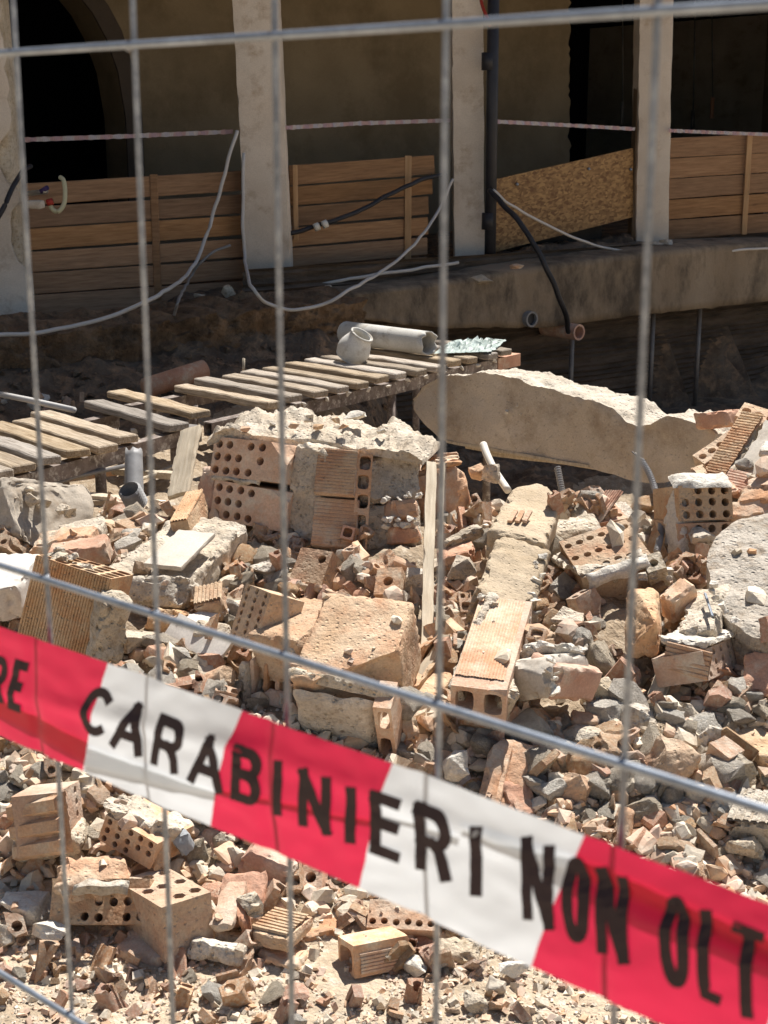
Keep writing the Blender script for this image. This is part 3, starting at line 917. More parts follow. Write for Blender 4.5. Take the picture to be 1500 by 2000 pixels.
for k, (x, y0, y1, r, lb) in enumerate([(1390, -30, 190, .008, 'thin cord with a plug hanging in the far right dark room'), (1352, 120, 215, .008, 'short pale cord hanging in the far right dark room'),
                                        (1214, 45, 200, .006, 'thin cord hanging in the dark doorway beside the timber lining')]):
    a, b = fhit(x, y0, NB - .6), fhit(x + 2, y1, NB - .6)
    if a.z < 3.0: a.z = 3.0
    o = link('hanging_cord', tube_me([a, a.lerp(b, .6), b], r, 6), M['steel']); tag(o, lb, 'cord', 'cords hanging in the dark rooms')
    link('cord_end', tube_me([b, b - Vector((0, 0, .22))], r * 2.6, 8), M['clay_red'] if k == 0 else M['steel'], o)
# wall tap with a loop of hose on the first pillar
tp = thing('wall_tap', 'small metal tap with a looped pale hose on the left pillar', 'tap', at(62, 385, 8.75))
link('valve', tube_me([at(55, 378, 8.8), at(90, 374, 8.65)], .016, 8), M['brass'], tp)
link('handle', tube_me([at(80, 374, 8.66), at(93, 366, 8.64)], .014, 8), pmat('purple_plastic', (.06, .04, .12), (.08, .05, .15), 5, bump=0), tp)
link('valve_base', rough_box(.09, .1, .05, .02, .012, .003, 20, 3), M['plaster_grey'], tp, Matrix.Translation(at(50, 392, 8.85)))
link('hose_loop', tube_me(spline([at(117, 346, 8.7), at(124, 352, 8.68), at(127, 372, 8.67), at(125, 398, 8.66), at(114, 413, 8.65), at(102, 408, 8.65), at(97, 396, 8.65)], 8), .013, 8), M['hose'], tp)
link('hose_clip', tube_me([at(92, 396, 8.64), at(103, 393, 8.64)], .02, 8), M['wire_red'], tp)

# ------------------------------------------------------------------ timber walkways
def slat_run(name, label, fronts, back_vec, z, thick=.032, wid=.085, seed=2, group=None):
    root = thing(name, label, 'walkway', atz(*fronts[len(fronts) // 2], z))
    rr = random.Random(seed)
    for (px, py) in fronts:
        f = atz(px, py, z)
        v = Vector(back_vec)
        x = v.normalized(); L = v.length * rr.uniform(.97, 1.04)
        side = Vector((0, 0, 1)).cross(x)
        Mx = Matrix((x, side, Vector((0, 0, 1)))).transposed().to_4x4()
        Mx.translation = f + Vector((0, 0, rr.uniform(-.004, .006))) - side * wid / 2 - x * rr.uniform(0, .03)
        me = box_me(L, wid * rr.uniform(.92, 1.05), thick, .005, .006, rr.random() * 40, 8)
        link('slat', me, M['slat'], root, Mx @ Matrix.Rotation(rr.uniform(-.02, .02), 4, 'Z') @ Matrix.Rotation(rr.uniform(-.012, .012), 4, 'X'))
    return root
def square_tube(a, b, w, h, mat, name, parent, open_end=True):
    x = (b - a).normalized(); L = (b - a).length
    y = Vector((0, 0, 1)).cross(x).normalized(); z = x.cross(y)
    Mx = Matrix((x, y, z)).transposed().to_4x4(); Mx.translation = a
    t = .006
    vs, fs = [], []
    for xx in (0, L):
        for q in (0, t):
            vs += [(xx, -w / 2 + q, -h / 2 + q), (xx, w / 2 - q, -h / 2 + q), (xx, w / 2 - q, h / 2 - q), (xx, -w / 2 + q, h / 2 - q)]
    for k in range(4):
        l = (k + 1) % 4
        fs += [(k, l, 8 + l, 8 + k), (4 + l, 4 + k, 12 + k, 12 + l), (l, k, 4 + k, 4 + l), (8 + k, 8 + l, 12 + l, 12 + k)]
    return link(name, me_from(vs, fs, name), mat, parent, Mx)

ZW = .50
FLp, BLp, FRp = atz(530, 783, ZW), atz(345, 748, ZW), atz(986, 684, ZW)
bv = BLp - FLp
fr_px = []
n_s = 13
for k in range(n_s):
    p = FLp.lerp(FRp, k / (n_s - 1))
    v = p - Vector((0, 0, CAM_H))
    fr_px.append(p)
def slat_run3(name, label, pts, back_vec, **kw):
    class _P: pass
    px = []
    for p in pts:
        d = p - Vector((0, 0, CAM_H))
        fwd = d.y * _cp - d.z * _sp; dn = -(d.y * _sp + d.z * _cp)
        px.append((CX + F_PX * d.x / fwd, CY + F_PX * dn / fwd))
    return slat_run(name, label, px, back_vec, pts[0].z, **kw)
wk = slat_run3('timber_walkway', 'raised walkway of weathered grey slats carrying the cement pipe', fr_px, bv, seed=4)
along = (FRp - FLp).normalized()
perp = bv.normalized()
e0, e1 = FLp - along * .36 - Vector((0, 0, .075)), FRp + along * .1 - Vector((0, 0, .075))
square_tube(e0 + perp * .05, e1 + perp * .05, .05, .06, M['rust'], 'side_rail', wk)
square_tube(e0 + perp * .62, e1 + perp * .60 - along * .1, .05, .06, M['rust'], 'side_rail', wk)
square_tube(e1 + perp * .05 - along * .14, e1 + perp * .05 + along * .09, .062, .066, M['clay_red'], 'tube_end', wk)
for k in range(12):                                                  # dried mortar drips along the rail
    p = FLp.lerp(FRp, (k + .5) / 12) - Vector((0, 0, .05)) + perp * .015
    bm = rock_bm(random.Random(300 + k), (.03, .02, .03), 9, 1)
    link('mortar_blob', me_bm(bm), M['mortar_white'], wk, Matrix.Translation(p))
for t in (.02, .5, .96):
    for d in (.06, .6):
        p = FLp.lerp(FRp, t) + perp * d
        link('leg', tube_me([p - Vector((0, 0, .1)), Vector((p.x, p.y, -.65 if p.x > -.3 else .12))], .022, 8), M['rust'], wk)
ZL = .46
lf = [(392, 806), (346, 828), (249, 850), (201, 866), (150, 878), (92, 893), (44, 905), (-6, 918), (-60, 932)]
lv = atz(170, 781, ZL) - atz(346, 828, ZL)
wl = slat_run('timber_walkway', 'lower walkway of weathered slats running off behind the rubble', lf, lv * .98, ZL, seed=8, wid=.1)
l0, l1 = atz(-90, 945, ZL) - Vector((0, 0, .075)), atz(362, 824, ZL) - Vector((0, 0, .075))
lpn = lv.normalized()
square_tube(l0 + lpn * .06, l1 + lpn * .06, .05, .06, M['rust'], 'side_rail', wl)
square_tube(l0 + lpn * .6, l1 + lpn * .58, .05, .06, M['rust'], 'side_rail', wl)
ld = (l1 - l0).normalized()
square_tube(l1 + lpn * .06 - ld * .02, l1 + lpn * .06 + ld * .12, .066, .07, M['steel'], 'tube_end', wl)
for t in (.08, .62, .99):
    for d in (.07, .58):
        p = l0.lerp(l1, t) + lpn * d
        link('leg', tube_me([p, Vector((p.x, p.y, .12))], .022, 8), M['rust'], wl)
for k, (x, y) in enumerate([(262, 842), (214, 858), (318, 826), (110, 885), (165, 870)]):
    bm = rock_bm(random.Random(330 + k), (.035, .02, .025), 9, 1)
    link('mortar_blob', me_bm(bm), M['mortar_white'], wl, Matrix.Translation(atz(x, y, ZL - .06)))

# ---- things on the walkway
ZT = ZW + .012
def cyl_shell(a, b, r0, r1, t, seg=28, jag=0.0, seed=1, rows=10, bulge=0.0):
    ax = (b - a); L = ax.length; ax = ax / L
    u = ax.cross(Vector((0.1, .3, 1))).normalized(); w = ax.cross(u)
    vs, fs = [], []
    for inner in (0, 1):
        for i in range(rows + 1):
            f = i / rows
            for k in range(seg):
                an = 2 * math.pi * k / seg
                r = r0 + (r1 - r0) * f + bulge * math.sin(math.pi * min(1, f * 1.2)) - t * inner
                r *= 1 + .012 * noise.noise(Vector((k * .5, i * .4, seed)))
                l = L * f
                if i == rows: l += jag * noise.noise(Vector((math.cos(an) * 2, math.sin(an) * 2, seed * 3)))
                vs.append(a + ax * l + (u * math.cos(an) + w * math.sin(an)) * r)
    m = rows + 1
    for inner in (0, 1):
        o_ = inner * m * seg
        for i in range(rows):
            for k in range(seg):
                l = (k + 1) % seg
                q = (o_ + i * seg + k, o_ + i * seg + l, o_ + (i + 1) * seg + l, o_ + (i + 1) * seg + k)
                fs.append(q if not inner else q[::-1])
    for i in (0, rows):
        for k in range(seg):
            l = (k + 1) % seg
            fs.append((i * seg + k, i * seg + l, (m + i) * seg + l, (m + i) * seg + k))
    return me_from(vs, fs, 'shell', True)
pa, pb = atz(676, 672, ZT), atz(838, 694, ZT)
r_p = .062
o = link('cement_pipe', cyl_shell(pa + Vector((0, 0, r_p)), pb + Vector((0, 0, r_p)), r_p, r_p, .008, 32, .03, 3, 16), M['pipe'])
tag(o, 'long pale cement pipe with a broken end lying on the walkway', 'pipe')
pv = (pb - pa).normalized()
vs, fs = [], []
cap0 = pa + Vector((0, 0, r_p))
mm = bmesh.new(); bmesh.ops.create_uvsphere(mm, u_segments=24, v_segments=12, radius=r_p * .995)
for v in mm.verts: v.co.x *= .5
rot = Vector((1, 0, 0)).rotation_difference(pv).to_matrix().to_4x4()
c = link('closed_end', me_bm(mm, 'cap', True), M['pipe'], o, Matrix.Translation(cap0) @ rot)
cb = atz(690, 700, ZT)
o = link('cement_elbow', cyl_shell(cb + Vector((-.02, 0.0, .004)), cb + Vector((.045, -.035, .125)), .075, .058, .009, 28, .004, 5, 10, .016), M['pipe'])
tag(o, 'grey cup shaped pipe elbow standing open on the slats before the pipe', 'pipe elbow')
link('rim', (lambda: tube_me([cb + Vector((.045, -.035, .125)) + (lambda ax: (ax.cross(Vector((.1, .3, 1))).normalized() * math.cos(q) + ax.cross(ax.cross(Vector((.1, .3, 1))).normalized()) * math.sin(q)) * .057)(Vector((.065, -.035, .121)).normalized()) for q in np.linspace(0, 2 * math.pi, 30)], .006, 6))(), M['pipe'], o)
# crumpled plastic rag
vs, fs = [], []
A, B, C = atz(846, 692, ZT), atz(962, 688, ZT), atz(880, 668, ZT)
nu, nw = 34, 14
for i in range(nu + 1):
    for k in range(nw + 1):
        p = A + (B - A) * (i / nu) + (C - A) * (k / nw)
        e = min(i, nu - i, 6) / 6 * min(k, nw - k, 3) / 3
        h = .004 + e * (.016 + .03 * noise.noise(Vector((i * .28, k * .5, 3))) + .03 * noise.noise(Vector((i * .7, k * 1.1, 9))))
        vs.append(p + Vector((.02 * noise.noise(Vector((i * .5, k * .6, 1))), .02 * noise.noise(Vector((i * .5, k * .6, 7))), max(.004, h))))
for i in range(nu):
    for k in range(nw):
        q = i * (nw + 1) + k
        fs.append((q, q + nw + 1, q + nw + 2, q + 1))
o = link('plastic_rag', me_from(vs, fs, 'rag'), M['rag']); tag(o, 'crumpled pale green plastic rag at the broken pipe end', 'rag')
# ------------------------------------------------------------------ big pieces of the collapsed masonry, one by one
LAND = []                                           # (place, phrase) for naming what lies near
def hero(name, label, cat, loc, group=None, land=None):
    o = thing(name, label, cat, loc, group)
    if land: LAND.append((Vector(loc), land))
    return o
def solid(root, name, a, b, c, D, mat, res=.012, r=.008, amp=.004, freq=22, seed=1, chips=(), smooth=False, dz=0.0, taper=None):
    Mx, W, H = fr(a, b, c)
    me = rough_box(W, H, D, res, r, amp, freq, seed, chips, smooth, taper)
    return link(name, me, M[mat], root, Mx @ Matrix.Translation((0, 0, dz)))
def holes(root, name, a, b, c, D, mat, nx, ny, rf=.34, N=16, shape='round', mask=None, cuts=(), dz=0.0, jit=.002):
    Mx, W, H = fr(a, b, c)
    me = hollow(W, H, D, nx, ny, rf, N, shape, mask, cuts, jit)
    return link(name, me, M[mat], root, Mx @ Matrix.Translation((0, 0, dz)))
def ribs(root, a, b, c, mat, n, along='x', depth=.0025, dz=.0015, seed=1, T=.003):
    Mx, W, H = fr(a, b, c)
    return link('ribbed_face', ribbed(W, H, T, n, depth, along, seed), M[mat], root, Mx @ Matrix.Translation((0, 0, dz)))
def crumbs(root, a, b, n, size, mat, seed, spread=.012, name='mortar_lump', squash=.7):
    """lumps of mortar stuck along a line"""
    rr = random.Random(seed)
    A, B = at(*a), at(*b)
    for k in range(n):
        t = (k + rr.uniform(.1, .9)) / n
        p = A.lerp(B, t) + Vector((rr.uniform(-1, 1), rr.uniform(-1, 1), rr.uniform(-1, 1))) * spread
        s = size * rr.uniform(.55, 1.2)
        bm = rock_bm(rr, (s, s * rr.uniform(.7, 1), s * squash), 12, 2, .09)
        link(name, me_bm(bm, name), M[mat], root, Matrix.Translation(p) @ Matrix.Rotation(rr.uniform(0, 6), 4, 'Z'))
def crust(root, a, b, c, th, mat, seed, amp=.012, res=.006, dz=0.0, name='mortar_crust', jag=.012):
    """rough mortar bedding spread over a face, ragged at its edges"""
    Mx, W, H = fr(a, b, c)
    nu, nw = max(4, int(W / res)), max(4, int(H / res))
    vs, fs = [], []
    for i in range(nu + 1):
        for j in range(nw + 1):
            x, y = W * i / nu, H * j / nw
            e = min(min(i, nu - i) / 2.0, min(j, nw - j) / 2.0, 1.0)
            q = Vector((x, y, seed))
            z = th * e + e * (amp * .5 * noise.fractal(q * 26, .9, 2.1, 4) + amp * .6 * noise.noise(q * 13))
            x += jag * noise.noise(q * 23 + Vector((9, 0, 0))) * (1 if i in (0, nu) else .3)
            y += jag * noise.noise(q * 23 + Vector((0, 9, 0))) * (1 if j in (0, nw) else .3)
            vs.append((x, y, z if e > 0 else -.006))
    for i in range(nu):
        for j in range(nw):
            k = i * (nw + 1) + j
            fs.append((k, k + nw + 1, k + nw + 2, k + 1))
    return link(name, soften(me_from(vs, fs, name), 60), M[mat], root, Mx @ Matrix.Translation((0, 0, dz)))
def on_plane(Mx, px, py):
    o = Mx.translation; z = Mx.col[2].to_3d()
    d = ray(px, py); c0 = Vector((0, 0, CAM_H))
    t = (o - c0).dot(z) / d.dot(z)
    return Mx.inverted() @ (c0 + d * t)
def strip_block(root, name, a, b, c, top, bot, D, mats, step=8, rough_top=.02, amp=.006, seed=1, back_drop=0.0):
    """a long broken block: outline given along its front face, depth D behind it"""
    Mx, W, H = fr(a, b, c)
    x0, x1 = top[0][0], top[-1][0]
    vs, fs, mi = [], [], []
    cols = list(np.arange(x0, x1 + .1, step))
    nf, ntp = 14, 18
    for x in cols:
        yt = float(np.interp(x, [p[0] for p in top], [p[1] for p in top])); yb = float(np.interp(x, [p[0] for p in bot], [p[1] for p in bot]))
        T, B = on_plane(Mx, x, yt), on_plane(Mx, x, yb)
        col = []
        for k in range(ntp + 1):                        # top, back to front
            f = k / ntp
            p = Vector((T.x, T.y - back_drop * (1 - f), -D * (1 - f)))
            n_ = rough_top * (noise.fractal(Vector((T.x * 9, f * D * 12, seed)), 1.0, 2.1, 3) + .28 * noise.fractal(Vector((T.x * 45, f * D * 45, seed)), .7, 2.1, 3))
            p.y += n_ * (1 if k < ntp else .5); p.z += .006 * noise.noise(p * 20)
            col.append(p)
        for k in range(1, nf + 1):
            p = T.lerp(B, k / nf)
            p = p + Vector((0, 0, amp * noise.fractal(Vector((p.x * 5, p.y * 5, seed + 3)), 1, 2.1, 4)))
            col.append(p)
        for k in range(1, 4):
            col.append(Vector((B.x, B.y + .01 * noise.noise(Vector((B.x * 9, k, seed))), -D * k / 3)))
        vs += col
    m = len(col)
    for i in range(len(cols) - 1):
        for k in range(m - 1):
            fs.append((i * m + k, i * m + k + 1, (i + 1) * m + k + 1, (i + 1) * m + k)); mi.append(1 if k < ntp else 0)
        fs.append((i * m + m - 1, i * m, (i + 1) * m, (i + 1) * m + m - 1)); mi.append(0)
    fs.append(tuple(range(m))[::-1]); mi.append(1); fs.append(tuple((len(cols) - 1) * m + k for k in range(m))); mi.append(1)
    me = me_from(vs, fs, name)
    for q in mats: me.materials.append(M[q])
    me.polygons.foreach_set('material_index', mi)
    bm = bmesh.new(); bm.from_mesh(me); bmesh.ops.recalc_face_normals(bm, faces=bm.faces); bm.to_mesh(me); bm.free(); soften(me, 50)
    return link(name, me, None, root, Mx)
def mpp(px, py, Y):
    return Y / ray(px, py).y / F_PX
def boulder(name, label, cat, px, py, w, h, mat, seed, dy=0.0, sub=4, amp=.05, boxy=.45, dep=.8, roll=0.0, group=None, land=None, npts=16, yb=None, freq=2.2):
    Y = (Yg(py + h * .45) if yb is None else yb) + dy
    k = mpp(px, py, Y)
    rr = random.Random(seed)
    c = at(px, py, Y + dep * w * k * .35)
    bm = rock_bm(rr, (w * k, dep * w * k, h * k * .95), npts, sub, amp, boxy, 0.0, freq)
    o = link(name, soften(me_bm(bm, name), 32), M[mat], None, Matrix.Translation(c) @ Matrix.Rotation(roll, 4, 'Y'))
    tag(o, label, cat, group)
    if land: LAND.append((c, land))
    return o
def polar_slab(root, name, a, b, c, outline, D, mat, seed, edge=.02, amp=.006, nr=14, freq=14, side_mat=None):
    """an irregular plate with a rounded, crumbling rim"""
    Mx, W, H = fr(a, b, c)
    P = [on_plane(Mx, *p) for p in outline]
    S = []
    n0 = len(P)
    for i in range(n0):
        for j in range(6):
            t = j / 6
            p0, p1, p2, p3 = P[i - 1], P[i], P[(i + 1) % n0], P[(i + 2) % n0]
            S.append(0.5 * (2 * p1 + (p2 - p0) * t + (2 * p0 - 5 * p1 + 4 * p2 - p3) * t * t + (3 * p1 - p0 - 3 * p2 + p3) * t ** 3))
    ce = sum(S, Vector()) / len(S)
    n = len(S)
    prof = [(r_ / nr, 0) for r_ in range(nr + 1)]
    prof[-1] = (1, -edge * .45); prof[-2] = (1 - .25 / nr, -edge * .1)
    for k in range(1, 7): prof.append((1.0 + .012 * math.sin(k * 2.1), -edge * .45 - (D - edge) * k / 6))
    prof.append((.96, -D))
    vs, fs = [], []
    for f, z in prof:
        for q in S:
            p = ce + (q - ce) * f; p.z = z
            d = noise.noise_vector(p * freq + Vector((seed, 0, 0))) * amp + noise.noise_vector(p * freq * 3.1) * amp * .5
            vs.append(p + (d if f > .01 else Vector((0, 0, d.z))))
    m = len(prof)
    for i in range(m - 1):
        for k in range(n):
            l = (k + 1) % n
            fs.append((i * n + k, (i + 1) * n + k, (i + 1) * n + l, i * n + l))
    fs.append(tuple((m - 1) * n + k for k in range(n))[::-1])
    me = me_from(vs, fs, name)
    bm = bmesh.new(); bm.from_mesh(me); bmesh.ops.remove_doubles(bm, verts=bm.verts, dist=1e-5); bmesh.ops.recalc_face_normals(bm, faces=bm.faces); bm.to_mesh(me); bm.free(); soften(me, 45)
    return link(name, me, M[mat], root, Mx)

# ---- A the great block of masonry in the middle
t = hero('masonry_block', 'great cube of broken hollow brick masonry with a thick mortar top', 'masonry block', at(610, 1060, 4.3), None, 'the great masonry block')
solid(t, 'mortar_core', (432, 1030, 4.44), (812, 1052, 4.40), (432, 862, 4.46), .24, 'mortar', .03, .02, .006, 15, 3)
msk = lambda i, j: i < 4 and not (i == 3 and j == 1)
holes(t, 'hollow_brick', (410, 1012, 4.30), (556, 1040, 4.19), (405, 934, 4.33), .2, 'clay', 7, 3, .33, 16, 'round', msk, [((.0, 0, 0), (-.8, -.5, .25)), ((1, .35, 0), (.55, -.25, .7)), ((.72, 1, 0), (.25, .6, .9))])
holes(t, 'hollow_brick', (409, 928, 4.33), (556, 944, 4.21), (412, 852, 4.37), .2, 'clay', 7, 3, .33, 16, 'round', lambda i, j: i < 5 and (i + j) % 5 != 4, [((.03, .85, 0), (-.7, .7, .2)), ((.8, .9, 0), (.5, .5, .55))])
crust(t, (410, 938, 4.325), (505, 950, 4.25), (409, 924, 4.33), .006, 'mortar', 4, .008, .006)
solid(t, 'mortar_joint', (553, 1050, 4.22), (612, 1062, 4.16), (560, 862, 4.28), .2, 'mortar_grey', .012, .012, .007, 20, 4, rand_chips(random.Random(3), 2))
solid(t, 'ribbed_brick', (606, 1066, 4.13), (694, 1073, 4.12), (604, 968, 4.19), .2, 'clay', .02, .004, .0015, 12, 5)
ribs(t, (607, 1063, 4.13), (692, 1070, 4.12), (606, 970, 4.19), 'clay', 13, 'x', .0014, .001, 3)
solid(t, 'ribbed_brick', (612, 963, 4.17), (692, 969, 4.16), (617, 872, 4.23), .2, 'clay', .02, .004, .0015, 12, 6)
ribs(t, (613, 962, 4.17), (690, 968, 4.16), (617, 874, 4.23), 'clay_pale', 14, 'x', .0017, .001, 4)
holes(t, 'hollow_brick', (686, 1074, 4.125), (716, 1076, 4.125), (686, 884, 4.22), .16, 'clay', 1, 5, .36, 16, 'square', None, (), 0)
holes(t, 'hollow_brick', (664, 1050, 4.105), (688, 1056, 4.10), (668, 1024, 4.12), .06, 'clay_red', 1, 1, .36, 16, 'square')
solid(t, 'rough_brick', (712, 1074, 4.13), (830, 1066, 4.19), (712, 984, 4.20), .2, 'mortar', .01, .01, .006, 24, 7, rand_chips(random.Random(4), 3))
solid(t, 'rough_brick', (710, 980, 4.19), (826, 974, 4.25), (714, 888, 4.26), .2, 'mortar', .01, .012, .006, 24, 8, rand_chips(random.Random(6), 2))
solid(t, 'broken_brick', (768, 1062, 4.12), (826, 1056, 4.15), (768, 1026, 4.14), .1, 'clay_red', .008, .008, .004, 30, 9, rand_chips(random.Random(8), 2))
solid(t, 'broken_brick', (770, 1012, 4.14), (822, 1008, 4.17), (772, 976, 4.16), .1, 'clay', .008, .01, .005, 30, 10, rand_chips(random.Random(9), 2))
crumbs(t, (745, 1024, 4.13), (826, 1016, 4.14), 9, .028, 'mortar_white', 5)
crumbs(t, (748, 975, 4.15), (824, 966, 4.18), 7, .026, 'mortar_white', 15)
strip_block(t, 'mortar_top', (420, 880, 4.37), (800, 905, 4.225), (420, 840, 4.37),
            [(404, 866), (420, 848), (450, 842), (500, 848), (560, 856), (610, 856), (660, 866), (700, 878), (735, 874), (770, 880), (800, 884), (826, 902)],
            [(404, 872), (420, 866), (450, 860), (500, 868), (560, 874), (610, 872), (660, 882), (700, 896), (735, 890), (770, 896), (800, 902), (826, 910)], .30, ['mortar', 'top_mortar'], 2.2, .034, .012, 4, -.012)
for k, (x, y, w, h, mt) in enumerate([(690, 812, 52, 22, 'mortar_white'), (603, 818, 22, 18, 'mortar_grey'), (655, 822, 20, 16, 'clay_pale'), (575, 832, 26, 12, 'clay'), (672, 834, 26, 14, 'clay_pale'), (480, 838, 22, 12, 'clay_pale'), (530, 826, 20, 12, 'mortar'), (622, 834, 22, 12, 'clay_pale'), (745, 842, 22, 14, 'mortar_white')]):
    lab = ['flat mortar lump on top of the great block', 'grey mortar pebble on top of the great block', 'dusty brick chip beside the flat lump on the great block', 'thin brick chip on top of the great block', 'pale brick chip under the flat lump on the great block',
           'brick chip on the left end of the great block', 'mortar chip above the left bricks of the great block', 'small pale chip in the middle of the great block top', 'white mortar chip at the right end of the great block top'][k]
    boulder('mortar_lump' if 'mortar' in mt else 'brick_chip', lab, 'rubble', x, y, w, h, mt, 60 + k, 0, 2, .05, .6, .8, 0, None, None, 12, 4.34 if y > 826 else 4.42)

# ---- B the second block, below the great one
t = hero('masonry_block', 'long low block of hollow brick with a wide dusty top and square holes', 'masonry block', at(640, 1400, 3.240), None, 'the low hollow block')
solid(t, 'brick_body', (588, 1445, 3.240), (772, 1470, 3.180), (578, 1328, 3.140), .29, 'clay_pale', .012, .01, .003, 14, 11, [((1, 1, .0), (1, .6, -.9)), ((0, 1, 1), (-.5, .6, .8)), ((1, 1, .55), (.9, .2, 1.2))])
solid(t, 'brick_body', (500, 1330, 3.360), (596, 1350, 3.270), (508, 1240, 3.320), .22, 'clay_pale', .012, .012, .004, 16, 12, [((0, 1, .5), (-1, .5, 0))])
crust(t, (560, 1322, 3.155), (770, 1366, 3.090), (558, 1296, 3.190), .012, 'mortar', 7, .014, .008, 0)
crust(t, (590, 1440, 3.225), (740, 1462, 3.180), (584, 1350, 3.140), .008, 'mortar', 8, .012, .009, .004)
holes(t, 'hollow_end', (744, 1470, 3.165), (778, 1474, 3.155), (742, 1374, 3.085), .08, 'clay', 1, 2, .33, 16, 'square', None, (), .012)
holes(t, 'holed_face', (447, 1246, 3.440), (496, 1268, 3.340), (450, 1128, 3.540), .1, 'clay_pale', 3, 7, .36, 16, 'round', None, [((0, 1, 0), (-.6, .8, 0)), ((1, 1, 0), (.9, .35, .1))])
for k in range(4):
    x = 486 + 25 * k
    solid(t, 'clay_fin', (x, 1402, 3.35 - .012 * k), (x + 9, 1404, 3.345 - .012 * k), (x + 24, 1292 + 6 * k, 3.33 - .012 * k), .13, 'clay', .012, .004, .002, 20, 20 + k)
solid(t, 'outer_shell', (462, 1398, 3.340), (474, 1402, 3.320), (456, 1286, 3.380), .1, 'mortar', .01, .005, .005, 25, 28)
holes(t, 'holed_edge', (556, 1338, 3.180), (582, 1344, 3.165), (552, 1292, 3.200), .1, 'clay', 1, 2, .3)
crumbs(t, (470, 1396, 3.280), (600, 1412, 3.210), 9, .03, 'mortar_white', 3)
crumbs(t, (510, 1230, 3.360), (590, 1300, 3.240), 7, .022, 'mortar', 23)

# ---- C the long strip of brickwork lying towards us
t = hero('brickwork_strip', 'long narrow strip of brickwork lying on end with an orange brick at its foot', 'masonry strip', at(950, 1330, 3.250), None, 'the long brickwork strip')
a, b, c = (880, 1338, 3.150), (990, 1352, 3.120), (931, 1163, 3.510)
Mx, W, H = fr(a, b, c)
Mh = Mx @ Matrix.Translation((0, 0, -.085)) @ Matrix.Rotation(R(90), 4, 'X')
me = hollow(W, .085, H, 2, 1, .33, 16, 'square', None, [((.66, 1, 0), (.15, .75, .8))], .003)
link('hollow_brick', me, M['clay'], t, Mh)
ribs(t, (889, 1318, 3.185), (985, 1330, 3.160), (932, 1166, 3.505), 'clay', 16, 'y', .0016, .0012, 6)
solid(t, 'mortar_edge', (988, 1356, 3.140), (1010, 1362, 3.140), (1012, 1192, 3.500), .09, 'mortar', .009, .008, .008, 25, 31)
solid(t, 'mortar_edge', (868, 1345, 3.190), (884, 1342, 3.180), (921, 1160, 3.530), .08, 'mortar', .009, .008, .007, 25, 32)
solid(t, 'mortar_slab', (921, 1166, 3.480), (1034, 1204, 3.450), (958, 1032, 3.810), .10, 'bed', .009, .012, .005, 20, 33, [((.9, 0, 0), (1, -.6, .3)), ((0, 0, 0), (-.6, -1, .5))])
solid(t, 'mortar_slab', (955, 1034, 3.805), (1068, 1062, 3.770), (994, 932, 4.190), .09, 'bed', .010, .012, .004, 16, 34, [((1, 1, 0), (.9, .5, .6)), ((0, 1, 0), (-.7, .6, .5))])
crumbs(t, (930, 1172, 3.480), (1030, 1206, 3.450), 9, .034, 'mortar', 35)
crumbs(t, (1036, 1190, 3.500), (1058, 1080, 3.730), 7, .032, 'mortar_white', 36)
for k in range(3):
    solid(t, 'clay_sliver', (990 + 14 * k, 1022, 3.865), (1000 + 14 * k, 1024, 3.86), (1000 + 13 * k, 1000, 3.92), .01, 'clay', .02, .002, .001, 20, 37 + k, (), False, .01)
# ---- D dry stick leaning over the rubble
t = hero('wooden_stick', 'long pale splintered stick leaning upright beside the great masonry block', 'stick', at(835, 1275, 3.5), None, 'the leaning stick')
solid(t, 'stick', (822, 1268, 3.50), (846, 1270, 3.50), (866, 900, 4.16), .014, 'stick', .03, .004, .003, 10, 41)
solid(t, 'splinter', (849, 1235, 3.52), (856, 1236, 3.52), (884, 902, 4.17), .008, 'stick', .03, .003, .003, 10, 42)
solid(t, 'splinter', (790, 1345, 3.40), (812, 1350, 3.38), (842, 1232, 3.54), .012, 'stick', .03, .004, .003, 10, 43, [((0, 0, 0), (-1, -.9, 0))])
# ---- E curved terracotta piece
t = hero('broken_brick', 'large rounded orange brick with a split top right of the great block', 'brick', at(870, 1030, 4.3), None, 'the rounded orange brick')
solid(t, 'brick_body', (822, 1040, 4.32), (926, 1018, 4.32), (822, 915, 4.40), .18, 'clay', .010, .03, .004, 14, 44, [((1, 1, 0), (1, .8, .2)), ((1, .2, 0), (1, -.6, .3))])
for k in range(4):
    solid(t, 'clay_fin', (822 + 4 * k, 918 - 6 * k, 4.38 + .03 * k), (905 - 3 * k, 910 - 6 * k, 4.38 + .03 * k), (824 + 4 * k, 908 - 6 * k, 4.38 + .03 * k), .02, 'clay', .012, .004, .005, 24, 45 + k)

# ---- F tilted brick full of round holes
t = hero('holed_brick', 'tilted brick showing three rows of round holes above a mortar lump', 'brick', at(1180, 1160, 3.820), None, 'the tilted holed brick')
holes(t, 'hollow_brick', (1136, 1130, 3.770), (1272, 1084, 3.800), (1103, 1054, 3.940), .2, 'clay_pale', 6, 3, .32, 16, 'round', lambda i, j: not (i == 5 and j == 0), [((1, 1, 0), (.8, .5, .2))])
solid(t, 'mortar_body', (1122, 1178, 3.770), (1280, 1128, 3.800), (1134, 1126, 3.765), .19, 'mortar', .009, .014, .008, 20, 50, [((0, 0, 0), (-1, -.9, .3)), ((1, 0, 0), (.6, -1, .4)), ((.25, 0, 0), (-.6, -1, .3))], False, -.004)
crust(t, (1150, 1150, 3.755), (1275, 1108, 3.780), (1140, 1122, 3.765), .014, 'mortar_white', 14, .02, .008, .006)
holes(t, 'hollow_lump', (1266, 1120, 3.750), (1302, 1108, 3.750), (1264, 1084, 3.800), .08, 'mortar', 1, 1, .26, 16)
